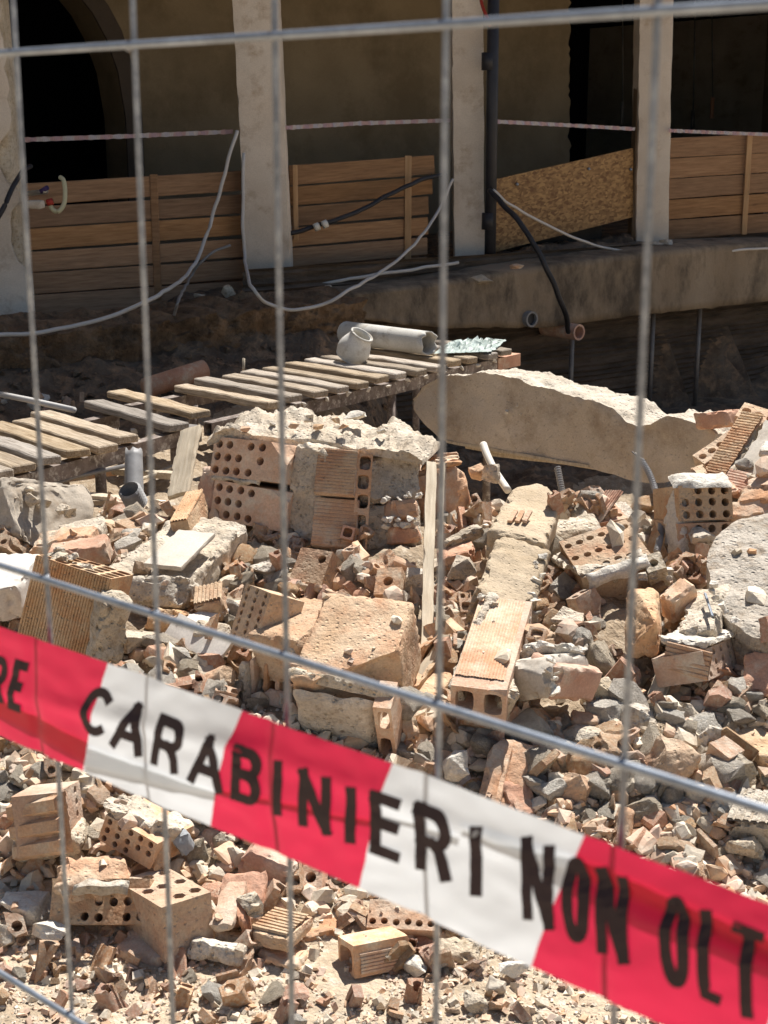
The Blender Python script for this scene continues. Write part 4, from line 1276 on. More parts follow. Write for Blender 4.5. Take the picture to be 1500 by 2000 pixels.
crumbs(t, (1255, 1130, 3.740), (1305, 1118, 3.770), 5, .035, 'mortar', 52)
# ---- G round stone slab at the right edge
t = hero('stone_disc', 'big round slab of pale rough concrete at the right edge', 'concrete slab', at(1490, 1200, 3.5), None, 'the big round slab')
polar_slab(t, 'slab', (1400, 1215, 3.46), (1560, 1240, 3.36), (1400, 1060, 3.80),
           [(1379, 1090), (1394, 1044), (1441, 1014), (1500, 996), (1570, 1000), (1612, 1050), (1618, 1130), (1590, 1210), (1540, 1246), (1480, 1246), (1430, 1218), (1398, 1168)], 0.14, 'disc', 5, .06, .008, 16, 16)
crumbs(t, (1385, 1140, 3.52), (1440, 1225, 3.42), 8, .03, 'mortar_white', 55, .008)
# ---- H upright pair of bricks with dark holes
t = hero('brick_pier', 'upright pair of bricks with dark round holes and a mortared side', 'masonry block', at(1365, 1095, 4.070), None, 'the upright brick pair')
holes(t, 'hollow_brick', (1328, 1018, 4.050), (1432, 1014, 4.080), (1331, 948, 4.080), .2, 'clay_pale', 4, 3, .34, 16, 'round', lambda i, j: not (j == 2 and i == 0), [((1, 1, 0), (.8, .7, .1))])
holes(t, 'hollow_brick', (1325, 1095, 4.030), (1430, 1090, 4.060), (1328, 1023, 4.050), .2, 'clay_pale', 4, 3, .34, 16, 'round', None)
solid(t, 'mortar_side', (1298, 1098, 4.080), (1328, 1095, 4.020), (1312, 938, 4.120), .2, 'mortar_white', .01, .01, .005, 20, 57, [((0, 1, 0), (-.7, .7, .3))])
crust(t, (1314, 950, 4.075), (1430, 948, 4.070), (1318, 926, 4.160), .01, 'mortar_white', 15, .02, .008)
for k, (x, y) in enumerate([(1345, 935), (1375, 945), (1400, 940), (1420, 952), (1358, 920)]):
    solid(t, 'broken_shell', (x, y + 8, 4.17), (x + 26, y + 4, 4.18), (x + 2, y - 12, 4.22), .02, 'clay_red' if k % 2 else 'clay_pale', .008, .003, .004, 28, 58 + k, rand_chips(random.Random(k), 2))
# ---- I leaning ribbed brick high on the right
t = hero('ribbed_brick', 'leaning ribbed brick edged with holes, topmost at the right', 'brick', at(1420, 900, 4.5), None, 'the leaning ribbed brick')
holes(t, 'holed_edge', (1352, 890, 4.45), (1376, 906, 4.40), (1436, 786, 4.60), .1, 'clay_pale', 1, 7, .36, 16)
holes(t, 'holed_end', (1436, 812, 4.56), (1510, 836, 4.50), (1450, 784, 4.62), .08, 'clay_pale', 3, 1, .36, 16)
solid(t, 'brick_body', (1374, 922, 4.38), (1418, 930, 4.33), (1452, 803, 4.53), .08, 'clay_red', .02, .004, .001, 12, 64)
ribs(t, (1375, 921, 4.375), (1417, 929, 4.325), (1452, 804, 4.525), 'clay_pale', 24, 'x', .003, .002, 7)
solid(t, 'mortar_strip', (1416, 930, 4.33), (1434, 928, 4.31), (1494, 812, 4.48), .08, 'mortar_grey', .008, .008, .008, 25, 65)
solid(t, 'plaster_face', (1432, 926, 4.31), (1540, 945, 4.20), (1490, 818, 4.46), .07, 'plaster_grey', .02, .005, .002, 10, 66)
solid(t, 'plaster_patch', (1482, 900, 4.29), (1530, 900, 4.25), (1488, 870, 4.36), .03, 'mortar_white', .01, .008, .004, 20, 67, (), False, .03)
# ---- J stepped orange shards
t = hero('broken_brick', 'stack of stepped orange brick shells above the big round slab', 'brick', at(1470, 1000, 4.2), None, 'the stepped orange shells')
for k, (x0, y0, x1, y1, x2, y2) in enumerate([(1422, 1012, 1515, 1002, 1426, 978), (1436, 978, 1520, 968, 1444, 948), (1456, 950, 1525, 945, 1466, 926), (1472, 930, 1530, 926, 1480, 904)]):
    solid(t, 'clay_shell', (x0, y0, 4.10 + .03 * k), (x1, y1, 4.04 + .03 * k), (x2, y2, 4.15 + .03 * k), .05, 'clay', .01, .006, .006, 18, 68 + k, rand_chips(random.Random(20 + k), 2))
solid(t, 'ribbed_plate', (1402, 955, 4.25), (1452, 966, 4.2), (1408, 910, 4.32), .03, 'clay_red', .02, .004, .002, 12, 73)
ribs(t, (1403, 954, 4.25), (1451, 965, 4.2), (1408, 912, 4.32), 'clay_red', 8, 'x', .002, .002, 8)
# ---- K orange brick capped with white mortar
t = hero('mortared_brick', 'bright orange brick capped with white mortar under the big round slab', 'brick', at(1370, 1320, 3.390), None, 'the mortar capped orange brick')
Mx, W, H = fr((1384, 1330, 3.300), (1440, 1302, 3.440), (1379, 1268, 3.340))
link('hollow_brick', hollow(W, H, .135, 4, 3, .33, 16), M['clay'], t, Mx)
ribs(t, (1294, 1306, 3.375), (1382, 1329, 3.298), (1291, 1248, 3.400), 'clay', 6, 'x', .003, .001, 9)
solid(t, 'mortar_cap', (1286, 1250, 3.410), (1382, 1272, 3.330), (1288, 1238, 3.410), .17, 'mortar_white', .008, .008, .006, 24, 75)
solid(t, 'mortar_slab', (1318, 1235, 3.440), (1392, 1222, 3.400), (1352, 1150, 3.660), .06, 'mortar_grey', .009, .012, .007, 20, 76, rand_chips(random.Random(31), 2))
solid(t, 'metal_strip', (1386, 1208, 3.410), (1391, 1210, 3.410), (1362, 1158, 3.540), .004, 'zinc', .02, .001, 0, 10, 1, (), False, .01)
# ---- L blunt block under it
t = hero('dusty_block', 'blunt dusty brick with a flat pitted top left of the mortar capped brick', 'brick', at(1255, 1285, 3.420))
solid(t, 'brick_body', (1222, 1292, 3.440), (1290, 1290, 3.420), (1230, 1208, 3.420), .19, 'clay_pale', .009, .022, .004, 16, 77, [((0, 1, 0), (-.8, .8, .4)), ((1, 1, 1), (.7, .5, .4))])
solid(t, 'orange_end', (1312, 1180, 3.540), (1362, 1140, 3.580), (1312, 1140, 3.600), .08, 'clay', .01, .008, .004, 20, 78)
# ---- M block with a plastered side
t = hero('plastered_block', 'brick block with one smooth plastered side right of the brickwork strip', 'masonry block', at(1080, 1350, 3.200), None, 'the plastered block')
solid(t, 'brick_body', (1014, 1336, 3.240), (1080, 1366, 3.160), (1014, 1262, 3.280), .16, 'clay_red', .012, .01, .004, 18, 80, rand_chips(random.Random(33), 2))
solid(t, 'plaster_side', (1078, 1368, 3.150), (1166, 1344, 3.280), (1080, 1282, 3.200), .13, 'plaster_grey', .011, .016, .004, 14, 81, [((0, 1, 0), (-.8, .9, .3)), ((1, 1, 0), (.7, .5, .2))])
solid(t, 'mortar_top', (1030, 1272, 3.260), (1162, 1286, 3.280), (1034, 1250, 3.280), .13, 'mortar_white', .008, .016, .010, 20, 82, rand_chips(random.Random(36), 3))
holes(t, 'hollow_shard', (1028, 1246, 3.320), (1062, 1252, 3.300), (1032, 1222, 3.340), .08, 'clay', 1, 1, .34, 16, 'square', None, [((1, 1, 0), (.7, .8, 0))])
solid(t, 'clay_plate', (1050, 1246, 3.300), (1092, 1240, 3.320), (1056, 1214, 3.420), .012, 'clay_pale', .01, .003, .002, 20, 83, rand_chips(random.Random(35), 2))
crumbs(t, (1075, 1290, 3.180), (1090, 1350, 3.150), 6, .03, 'mortar_white', 37, .008)
# ---- N ribbed hollow brick at the left
t = hero('ribbed_brick', 'large finely ribbed brick with oblong holes in its top at the left', 'brick', at(120, 1250, 3.4), None, 'the big ribbed brick')
a, b, c = (34, 1238, 3.42), (178, 1286, 3.36), (86, 1090, 3.44)
Mx, W, H = fr(a, b, c)
Mh = Mx @ Matrix.Translation((0, H, -.003)) @ Matrix.Rotation(R(-90), 4, 'X')
link('hollow_brick', hollow(W, .13, H, 5, 4, .41, 16, 'square', None), M['clay_pale'], t, Mh)
link('ribbed_face', ribbed(W, H, .003, 27, .003, 'y', 3), M['clay_pale'], t, Mx @ Matrix.Translation((0, 0, .001)))
solid(t, 'mortar_end', (176, 1296, 3.32), (236, 1302, 3.36), (208, 1162, 3.34), .13, 'mortar', .009, .016, .008, 20, 85, rand_chips(random.Random(41), 3))
crumbs(t, (96, 1080, 3.50), (170, 1108, 3.46), 7, .05, 'mortar_grey', 42, .02)
# ---- O grey slab with a smooth plaster patch
t = hero('plaster_slab', 'grey mortar slab with a smooth cracked plaster patch behind the ribbed brick', 'plaster slab', at(280, 1130, 3.8), None, 'the grey plaster slab')
solid(t, 'mortar_slab', (202, 1116, 3.82), (352, 1146, 3.74), (268, 985, 4.26), .12, 'mortar_grey', .009, .014, .008, 18, 86, [((0, 1, 0), (-.9, .5, .4))])
solid(t, 'plaster_patch', (282, 1114, 3.79), (356, 1122, 3.755), (297, 1042, 4.02), .014, 'plaster_grey', .02, .003, .001, 10, 87, (), False, .022)
solid(t, 'ribbed_brick', (330, 1022, 4.07), (366, 1016, 4.06), (342, 965, 4.26), .08, 'clay_pale', .02, .004, .002, 12, 88)
ribs(t, (331, 1021, 4.07), (365, 1015, 4.06), (342, 967, 4.26), 'clay_pale', 6, 'y', .003, .002, 9)
solid(t, 'under_brick', (235, 1178, 3.72), (355, 1182, 3.68), (240, 1118, 3.76), .14, 'mortar', .01, .02, .006, 18, 89, rand_chips(random.Random(44), 3))
solid(t, 'under_brick', (275, 1230, 3.64), (355, 1240, 3.6), (280, 1178, 3.68), .12, 'clay_pale', .01, .02, .006, 18, 90, rand_chips(random.Random(45), 3))
# ---- P slabs at the left edge
t = hero('pale_slab', 'pale flat slab with a broken front at the left edge', 'plaster slab', at(0, 1220, 3.5), None, 'the pale slab')
solid(t, 'slab', (-110, 1218, 3.60), (34, 1222, 3.56), (-108, 1156, 3.575), .22, 'plaster_white', .012, .012, .004, 14, 91, [((1, 1, .8), (.8, 0, 1)), ((1, 0, 0), (.8, -1, -.2))])
t = hero('concrete_lump', 'big brown concrete lump with a crumbling pale rim at the far left', 'concrete lump', at(20, 1050, 4.2), None, 'the brown concrete lump')
solid(t, 'lump', (-120, 1068, 4.28), (92, 1052, 4.18), (-100, 940, 4.34), .3, 'concrete', .012, .03, .007, 14, 92, [((1, 1, 0), (.75, 1, .1)), ((1, .5, 0), (1, .3, .4))])
crumbs(t, (10, 950, 4.32), (130, 1010, 4.3), 9, .055, 'mortar_grey', 46, .02)
for k, (a, b, c, mt) in enumerate([((52, 1066, 4.02), (172, 1052, 3.98), (62, 1040, 4.1), 'clay'), ((88, 1084, 3.9), (202, 1062, 3.9), (96, 1062, 3.98), 'clay_red'), ((110, 1050, 4.1), (200, 1030, 4.12), (122, 1022, 4.22), 'mortar_grey')]):
    t = hero('tile_shard', ['long orange tile shard on the pile beside the brown lump', 'curved red tile shard above the ribbed brick top', 'grey mortar flake over the orange tile shards'][k], 'tile shard', at(*a))
    solid(t, 'shard', a, b, c, .06, mt, .009, .006, .006, 18, 93 + k, rand_chips(random.Random(47 + k), 2))
# ---- R bent sheet of white plaster
t = hero('plaster_sheet', 'bent sliver of white plaster leaning below the grey plaster slab', 'plaster sheet', at(390, 1280, 3.45), None, 'the white plaster sliver')
solid(t, 'sheet', (318, 1238, 3.56), (420, 1298, 3.44), (345, 1192, 3.60), .014, 'plaster_white', .014, .003, .002, 12, 97, [((1, 1, 0), (.6, 1, 0)), ((0, 0, 0), (-.8, -.6, 0))])
solid(t, 'sheet', (343, 1210, 3.60), (378, 1222, 3.57), (350, 1152, 3.8), .012, 'plaster_white', .01, .003, .003, 14, 98, [((1, 1, 0), (.8, .5, 0))])

# ---- the broken beam
t = hero('broken_beam', 'huge broken concrete beam slanting down from the walkway to the rubble', 'concrete beam', at(1100, 930, 6.1), None, 'the broken beam')
strip_block(t, 'beam', (830, 870, 6.75), (1385, 930, 5.55), (830, 700, 6.75),
            [(806, 780), (830, 752), (860, 738), (930, 728), (985, 732), (1040, 752), (1100, 768), (1160, 782), (1200, 798), (1225, 824), (1245, 833), (1270, 828), (1300, 812), (1345, 822), (1385, 835), (1400, 850)],
            [(806, 800), (830, 826), (860, 858), (930, 876), (985, 884), (1040, 896), (1100, 906), (1160, 916), (1200, 926), (1225, 936), (1245, 942), (1270, 944), (1300, 942), (1345, 930), (1385, 905), (1400, 885)], .28, ['beam', 'broken'], 3.5, .02, .014, 8, .02)
crumbs(t, (990, 806, 6.35), (1010, 800, 6.3), 4, .02, 'mortar_white', 49, .02)
for k in range(3):
    solid(t, 'wood_strip', (850 + 30 * k, 868 + 14 * k, 6.6), (1130, 918 + 4 * k, 5.95), (850 + 30 * k, 862 + 14 * k, 6.6), .02, 'stick', .05, .003, .003, 6, 99 + k, (), False, -.06 - .03 * k)
t = hero('red_shard', 'pointed orange brick shard standing on the right end of the broken beam', 'brick', at(1390, 825, 5.5))
solid(t, 'shard', (1355, 838, 5.5), (1420, 832, 5.4), (1362, 805, 5.5), .12, 'clay_red', .012, .006, .006, 18, 103, [((0, 1, 0), (-.6, 1, 0)), ((1, 1, 0), (.9, .8, 0))])

# ---- sticks, pipes and conduits standing in the heap
t = hero('chipboard_strip', 'thin strip of chipboard leaning against the left of the great block', 'board', at(340, 960, 4.5))
solid(t, 'strip', (326, 972, 4.48), (366, 958, 4.46), (394, 824, 4.72), .02, 'stick', .02, .004, .003, 12, 104)
t = hero('red_brick', 'red brick fragment in shade at the left side of the great block', 'brick', at(390, 985, 4.5))
solid(t, 'brick_body', (372, 992, 4.50), (412, 1000, 4.42), (382, 905, 4.56), .12, 'clay_red', .01, .02, .005, 18, 105)
o = link('plastic_pipe', tube_me(spline([at(944, 868, 4.80), at(952, 890, 4.74), at(968, 922, 4.66), at(992, 958, 4.56)], 8), .0125, 12), M['pvc'])
tag(o, 'short white plastic pipe bending out of the rubble before the broken beam', 'pipe')
def corrugated(pts, r, pitch=.0095):
    S = spline([at(*p) for p in pts], 60)
    out, rad, acc, last = [], [], 0, None
    L = sum((S[i + 1] - S[i]).length for i in range(len(S) - 1))
    n = int(L / pitch * 4)
    seg = [0]
    for i in range(len(S) - 1): seg.append(seg[-1] + (S[i + 1] - S[i]).length)
    for k in range(n + 1):
        d = L * k / n
        i = int(np.searchsorted(seg, d)) - 1; i = max(0, min(len(S) - 2, i))
        out.append(S[i].lerp(S[i + 1], (d - seg[i]) / max(1e-6, seg[i + 1] - seg[i])))
        rad.append(r * (1.0 if k % 4 in (0, 1) else .68))
    return tube_me(out, r, 10, True, rad, False)
o = link('corrugated_conduit', corrugated([(1089, 914, 4.72), (1094, 940, 4.68), (1099, 965, 4.64), (1106, 990, 4.58)], .0115), M['conduit'])
tag(o, 'short grey corrugated conduit standing upright in front of the broken beam', 'conduit')
o = link('corrugated_conduit', corrugated([(1253, 900, 4.55), (1268, 925, 4.48), (1282, 965, 4.38), (1291, 1010, 4.24), (1290, 1045, 4.12), (1283, 1078, 4.02)], .0105), M['conduit'])
tag(o, 'long curved corrugated conduit with bare wires beside the upright brick pair', 'conduit')
for k in range(2):
    link('wire_end', tube_me([at(1253 + k * 4, 901, 4.55), at(1244 + k * 3, 890 + k, 4.56), at(1234 + k * 7, 882 + 2 * k, 4.57)], .0025, 6), M['pvc'] if k else M['steel'], o)
t = hero('black_pipe', 'black plastic pipe stub with a ribbed collar standing in the rubble', 'pipe', at(258, 980, 4.9), None, 'the black pipe stub')
pb0, pb1 = at(262, 968, 4.9), at(261, 884, 5.02)
me = cyl_shell(pb0, pb1, .033, .031, .004, 20, .03, 4, 8); link('pipe', me, M['conduit'], t)
c0, c1 = at(268, 985, 4.62), at(252, 955, 4.58)
link('collar', tube_me([c0.lerp(c1, k / 12) for k in range(13)], .04, 18, False, [.038 if k % 2 else .031 for k in range(13)], False), M['conduit'], t)
def plank_on(label, a, b, w, h, mat, name='timber', seed=1, cat='timber'):
    A, B = Vector(a), Vector(b)
    x = (B - A).normalized(); side = Vector((0, 0, 1)).cross(x).normalized(); up = x.cross(side)
    Mx = Matrix((x, side, up)).transposed().to_4x4(); Mx.translation = A
    o = link(name, rough_box((B - A).length, w, h, .05, .004, .003, 8, seed), M[mat], None, Mx)
    return tag(o, label, cat)
plank_on('orange timber length lying below the lower walkway', atz(-40, 948, .30), atz(246, 912, .30), .05, .035, 'clay', 'timber', 1)
plank_on('long grey timber lying across behind the black pipe stub', atz(40, 905, .31), atz(345, 925, .29), .045, .03, 'stick', 'timber', 2)
plank_on('pale timber lying nearest the rubble behind the brown lump', atz(28, 958, .30), atz(236, 972, .28), .05, .035, 'stick', 'timber', 3)
plank_on('dark timber under the pale one at the left', atz(90, 985, .27), atz(225, 975, .27), .06, .03, 'slat', 'timber', 4)
plank_on('thin pale lath lying by the chipboard strip', atz(240, 950, .30), atz(345, 905, .29), .02, .015, 'stick', 'lath', 5)
o = link('steel_bar', tube_me([atz(92, 950, .345), atz(150, 930, .35), atz(245, 910, .35)], .009, 8), M['steel']); tag(o, 'bent steel bar lying over the orange timber', 'steel bar')
o = link('white_conduit', tube_me([atz(-20, 766, .47), atz(60, 782, .46), atz(145, 801, .45)], .014, 10), M['cable_white']); tag(o, 'pale plastic conduit lying behind the lower walkway', 'conduit')
o = link('clay_drainpipe', tube_me([at(285, 758, 7.65), at(398, 722, 7.9)], .055, 16), M['clay_red']); tag(o, 'orange clay drainpipe half buried in the bank behind the walkways', 'clay pipe')
o = link('thin_stake', tube_me([at(475, 735, 7.4), at(476, 700, 7.4)], .007, 8), M['stick']); tag(o, 'thin pale stake standing behind the raised walkway', 'stake')
for k, (x, y, w, h, lb) in enumerate([(446, 570, 34, 28, 'pale rounded stone on the bank beside the second pillar'), (390, 577, 26, 16, 'small dark stone on the bank below the plank barrier'),
                                      (515, 582, 14, 10, 'tiny white stone on the bank under the second pillar'), (80, 775, 34, 22, 'pale stone behind the lower walkway'), (640, 560, 18, 9, 'small flat stone on the bank under the middle barrier'), (1010, 520, 30, 12, 'flat orange stone on the ground beam by the drainpipe'), (940, 545, 50, 22, 'dark brown stone on the ground beam below the drainpipe')]):
    boulder('bank_stone', lb, 'stone', x, y, w, h, ['mortar', 'mortar_grey', 'mortar_white', 'mortar_white', 'mortar', 'clay', 'mortar_grey'][k], 120 + k, 0, 3, .05, .4, .9, 0, None, None, 14, [9.6, 9.4, 9.5, 7.6, 9.9, 10.6, 10.45][k])

# ---- lower left: bricks with holes
t = hero('grooved_brick', 'grooved orange brick with a holed end at the left below the tape', 'brick', at(90, 1675, 2.850), None, 'the grooved orange brick')
Mx, W, H = fr((130, 1668, 2.810), (168, 1640, 2.940), (124, 1542, 2.870))
link('hollow_brick', hollow(W, H, .105, 2, 5, .33, 16, 'round', None, [((0, 0, 0), (-.2, -1, .2))]), M['clay'], t, Mx)
ribs(t, (36, 1682, 2.835), (131, 1667, 2.780), (26, 1564, 2.880), 'clay', 3, 'x', .016, .000, 2, .02)
solid(t, 'mortar_skirt', (34, 1692, 2.850), (160, 1668, 2.850), (36, 1650, 2.850), .1, 'mortar', .009, .012, .006, 20, 110)
t = hero('mortared_brick', 'holed orange brick under a thick grey mortar crust below the tape', 'brick', at(250, 1680, 2.800), None, 'the mortar crusted brick')
holes(t, 'hollow_brick', (192, 1640, 2.840), (292, 1698, 2.780), (192, 1582, 2.850), .14, 'clay', 5, 3, .33, 16, 'round', lambda i, j: j > 0 or i < 3, [((1, 0, 0), (.7, -.6, .2)), ((0, 0, 0), (-.8, -.7, 0))])
solid(t, 'mortar_crust', (196, 1590, 2.845), (322, 1662, 2.790), (200, 1556, 2.855), .14, 'mortar_grey', .008, .014, .010, 20, 111, rand_chips(random.Random(51), 2))
solid(t, 'plaster_edge', (246, 1572, 2.950), (322, 1606, 2.920), (246, 1560, 2.960), .06, 'mortar_white', .01, .008, .004, 16, 112)
t = hero('mortared_brick', 'long brick with a row of holes below a rounded mortar bed', 'brick', at(190, 1795, 2.670), None, 'the long holed brick')
holes(t, 'hollow_brick', (96, 1806, 2.680), (288, 1806, 2.660), (94, 1716, 2.730), .12, 'clay_pale', 7, 3, .31, 16, 'round', lambda i, j: (j == 1 and i > 2) or (j == 0 and i > 1 and i != 4), [((0, 1, 0), (-.8, .8, 0))])
solid(t, 'mortar_bed', (96, 1742, 2.690), (242, 1738, 2.690), (104, 1662, 2.790), .12, 'clay_pale', .009, .03, .005, 16, 113, [((1, 1, 0), (1, .6, .2))])
crust(t, (140, 1748, 2.685), (252, 1744, 2.685), (146, 1722, 2.700), .012, 'mortar', 18, .014, .006, .006)
t = hero('holed_brick', 'short brick with hexagonal holes facing up among the lower rubble', 'brick', at(345, 1830, 2.610), None, 'the hexagonal holed brick')
holes(t, 'hollow_brick', (316, 1774, 2.600), (412, 1742, 2.670), (296, 1700, 2.790), .115, 'clay_pale', 3, 3, .33, 24, 'hex', lambda i, j: not (i == 0 and j == 0), [((0, 0, 0), (-1, -.25, 0)), ((1, 1, 0), (.7, .8, 0))])
solid(t, 'clay_shell', (300, 1700, 2.780), (330, 1698, 2.790), (306, 1640, 2.810), .02, 'clay_pale', .008, .005, .004, 20, 114, [((0, 1, 0), (-.9, .5, 0)), ((1, 1, 0), (.9, .7, 0))])
t = hero('channel_brick', 'red brick piece with open channels and a mortar lump', 'brick', at(450, 1800, 2.650), None, 'the red channel brick')
solid(t, 'back_wall', (412, 1800, 2.710), (500, 1800, 2.690), (424, 1702, 2.810), .03, 'clay_red', .012, .005, .003, 16, 115, rand_chips(random.Random(53), 2))
solid(t, 'channel_wall', (406, 1806, 2.650), (452, 1808, 2.640), (424, 1718, 2.770), .02, 'clay', .012, .004, .003, 16, 116, [((1, 1, 0), (.8, .5, 0))])
solid(t, 'channel_wall', (462, 1804, 2.650), (478, 1800, 2.650), (476, 1740, 2.730), .05, 'clay_red', .012, .004, .003, 16, 117)
crumbs(t, (492, 1750, 2.710), (498, 1775, 2.680), 2, .06, 'mortar', 54, .004)
for (nm, lb, a, b, c, D, mt, sd, land) in [
    ('plain_brick', 'plain brown brick standing in shade just under the tape', (462, 1716, 2.86), (556, 1760, 2.80), (470, 1648, 2.86), .12, 'clay_red', 118, 'the plain brown brick'),
    ('brick_plate', 'flat reddish brick behind the blue grey stone', (330, 1712, 2.90), (420, 1702, 2.88), (345, 1628, 2.96), .04, 'clay_red', 119, None),
    ('brick_wedge', 'orange wedge of brick lying left of the hexagonal holed brick', (222, 1852, 2.63), (314, 1868, 2.60), (228, 1800, 2.72), .06, 'clay', 120, 'the orange wedge'),
    ('mortar_plate', 'long thin mortar plate lying by the hexagonal holed brick', (366, 1834, 2.62), (470, 1856, 2.58), (372, 1822, 2.66), .04, 'mortar', 121, None),
    ('mortar_plate', 'longer mortar plate behind the thin one near the ribbed tile', (418, 1822, 2.68), (520, 1838, 2.66), (420, 1812, 2.71), .06, 'mortar', 122, None),
    ('clay_plate', 'curved clay plate with a hole below the ribbed tile', (498, 1866, 2.60), (584, 1884, 2.57), (504, 1834, 2.68), .02, 'clay', 123, None),
    ('tile_piece', 'clean orange tile piece lying left of the square hollow brick', (590, 1822, 2.68), (656, 1812, 2.68), (598, 1794, 2.74), .03, 'clay', 124, None),
    ('layered_block', 'brown layered block in shade at the left edge below the tape', (-60, 1745, 2.86), (88, 1742, 2.84), (-56, 1668, 2.92), .12, 'concrete', 125, None),
    ('brick_offcut', 'mortared brick offcut behind the tape at the lower middle', (838, 1862, 2.62), (938, 1868, 2.60), (842, 1826, 2.68), .08, 'mortar', 126, None),
    ('tile_shard', 'tall split orange tile shard standing just above the tape', (926, 1578, 3.0), (1012, 1596, 2.97), (916, 1428, 3.16), .03, 'clay', 127, 'the tall split tile shard'),
    ('tile_shard', 'dusty tile with a ridge lying at the foot of the leaning stick', (768, 1348, 3.34), (852, 1368, 3.30), (800, 1268, 3.54), .022, 'clay_pale', 128, None),
    ('brick_half', 'pinkish brick half beside the tall split tile shard', (1005, 1600, 2.96), (1060, 1590, 2.98), (1010, 1520, 3.04), .08, 'clay_red', 129, None),
    ('tile_shard', 'flat orange tile lying above the wire right of the stick foot', (1116, 1486, 3.14), (1232, 1492, 3.1), (1120, 1462, 3.2), .05, 'clay', 130, None),
    ('tile_shard', 'stack of two red tile pieces under the plastered block', (1104, 1402, 3.24), (1164, 1412, 3.2), (1110, 1378, 3.28), .05, 'clay', 131, None),
    ('tile_shard', 'narrow orange tile splinter pointing down above the red band of tape', (1190, 1650, 2.92), (1222, 1652, 2.9), (1166, 1572, 3.0), .03, 'clay', 132, None),
    ('ribbed_lump', 'mortar lump with a ribbed print at the right edge', (1418, 1600, 2.92), (1530, 1612, 2.86), (1432, 1540, 3.02), .12, 'mortar', 133, None),
    ('stone_slab', 'large tilted sandy slab at the right edge below the orange brick', (1412, 1440, 3.18), (1540, 1500, 3.06), (1402, 1378, 3.3), .08, 'clay_pale', 134, 'the tilted sandy slab'),
    ('brick_chunk', 'dark red brick lying in shade under the big round slab', (1440, 1350, 3.32), (1540, 1360, 3.26), (1450, 1270, 3.4), .12, 'clay_red', 135, None),
    ('wood_block', 'short weathered wood block under the mortar capped brick', (1262, 1356, 3.36), (1296, 1362, 3.34), (1282, 1276, 3.44), .03, 'stick', 136, None),
    ('brick_chunk', 'broken brick end right of the low hollow block', (778, 1450, 3.16), (826, 1440, 3.18), (784, 1382, 3.22), .08, 'clay', 137, None),
    ('mortar_strip', 'mortar strip lying across behind the leaning stick', (872, 1062, 4.0), (944, 1026, 4.05), (872, 1046, 4.04), .04, 'mortar_grey', 138, None),
    ('brick_plate', 'brick plate shaded under the mortar strip', (862, 1090, 3.95), (936, 1072, 3.98), (866, 1066, 4.02), .06, 'clay_red', 139, None),
    ('mortar_ledge', 'mortar ledge between the brickwork strip and the tilted holed brick', (1078, 1060, 4.1), (1180, 1040, 4.12), (1084, 1014, 4.2), .08, 'mortar', 140, None),
    ('ribbed_chunk', 'small ribbed brick chunk between the plaster slab and the holed face', (378, 1182, 3.66), (432, 1168, 3.66), (380, 1150, 3.74), .07, 'clay_pale', 141, None),
    ('mortar_chunk', 'pitted mortar chunk above the white plaster sliver', (376, 1242, 3.52), (440, 1246, 3.5), (380, 1210, 3.56), .05, 'mortar', 142, None),
    ('holed_chunk', 'mortar and brick slope behind the upright brick pair', (1180, 1040, 4.28), (1250, 1010, 4.3), (1184, 985, 4.42), .1, 'mortar', 143, None)]:
    t = hero(nm, lb, 'tile' if 'tile' in nm else 'stone' if 'mortar' in nm or 'stone' in nm or 'lump' in nm else 'wood' if 'wood' in nm else 'brick', at(*a), None, land)
    solid(t, 'body', a, b, c, D, mt, .008, .007, .004, 18, sd, rand_chips(random.Random(sd), 3, .3))
    if nm in ('ribbed_lump', 'ribbed_chunk'): ribs(t, a, b, c, mt, 7, 'y', .004, .001, sd)
    if nm == 'tile_shard' and D < .031:
        f = .42
        A_, B_, C_ = at(*a), at(*b), at(*c)
        Mx, W, H = frame(A_, B_, C_)
        link('ridge', rough_box(.012, H * .8, .022, .012, .003, .003, 20, sd), M[mt], t, Mx @ Matrix.Translation((W * f, H * .05, .018)))
t = hero('ribbed_tile', 'tan ribbed tile lying face up in the lower rubble', 'tile', at(520, 1820, 2.620), None, 'the tan ribbed tile')
solid(t, 'tile_body', (488, 1818, 2.630), (562, 1836, 2.590), (506, 1764, 2.740), .03, 'clay_pale', .012, .004, .002, 14, 145, rand_chips(random.Random(60), 2))
ribs(t, (492, 1814, 2.640), (560, 1831, 2.600), (508, 1768, 2.735), 'clay_pale', 8, 'x', .005, .002, 10)
t = hero('hollow_brick', 'square hollow brick with one open end lying in front below the tape', 'brick', at(730, 1900, 2.6), None, 'the square hollow brick')
Mx, W, H = fr((694, 1912, 2.55), (800, 1890, 2.60), (692, 1848, 2.565))
Mh = Mx @ Matrix.Translation((0, 0, -.078)) @ Matrix.Rotation(R(-90), 4, 'Y')
link('hollow_body', hollow(.078, H, W, 1, 1, .36, 24, 'square', None, [((1, .9, 1), (.35, .45, -1))]), M['clay'], t, Mh)
Mr = Mx @ Matrix.Translation((.012, .006, .001))
link('ribbed_face', ribbed(W * .86, H * .66, .003, 6, .0022, 'x', 11), M['clay'], t, Mr)
t = hero('holed_brick', 'low brick with a row of round holes half hidden by the tape', 'brick', at(785, 1805, 2.7))
holes(t, 'hollow_brick', (716, 1812, 2.69), (852, 1818, 2.67), (720, 1756, 2.74), .12, 'clay', 6, 2, .31, 16, 'round', lambda i, j: j == 0 or i > 3)
t = hero('holed_brick', 'small brick end with one hole in shade under the tape', 'brick', at(605, 1735, 2.8))
holes(t, 'hollow_brick', (583, 1742, 2.81), (628, 1740, 2.80), (586, 1690, 2.85), .1, 'clay', 1, 1, .24, 16)
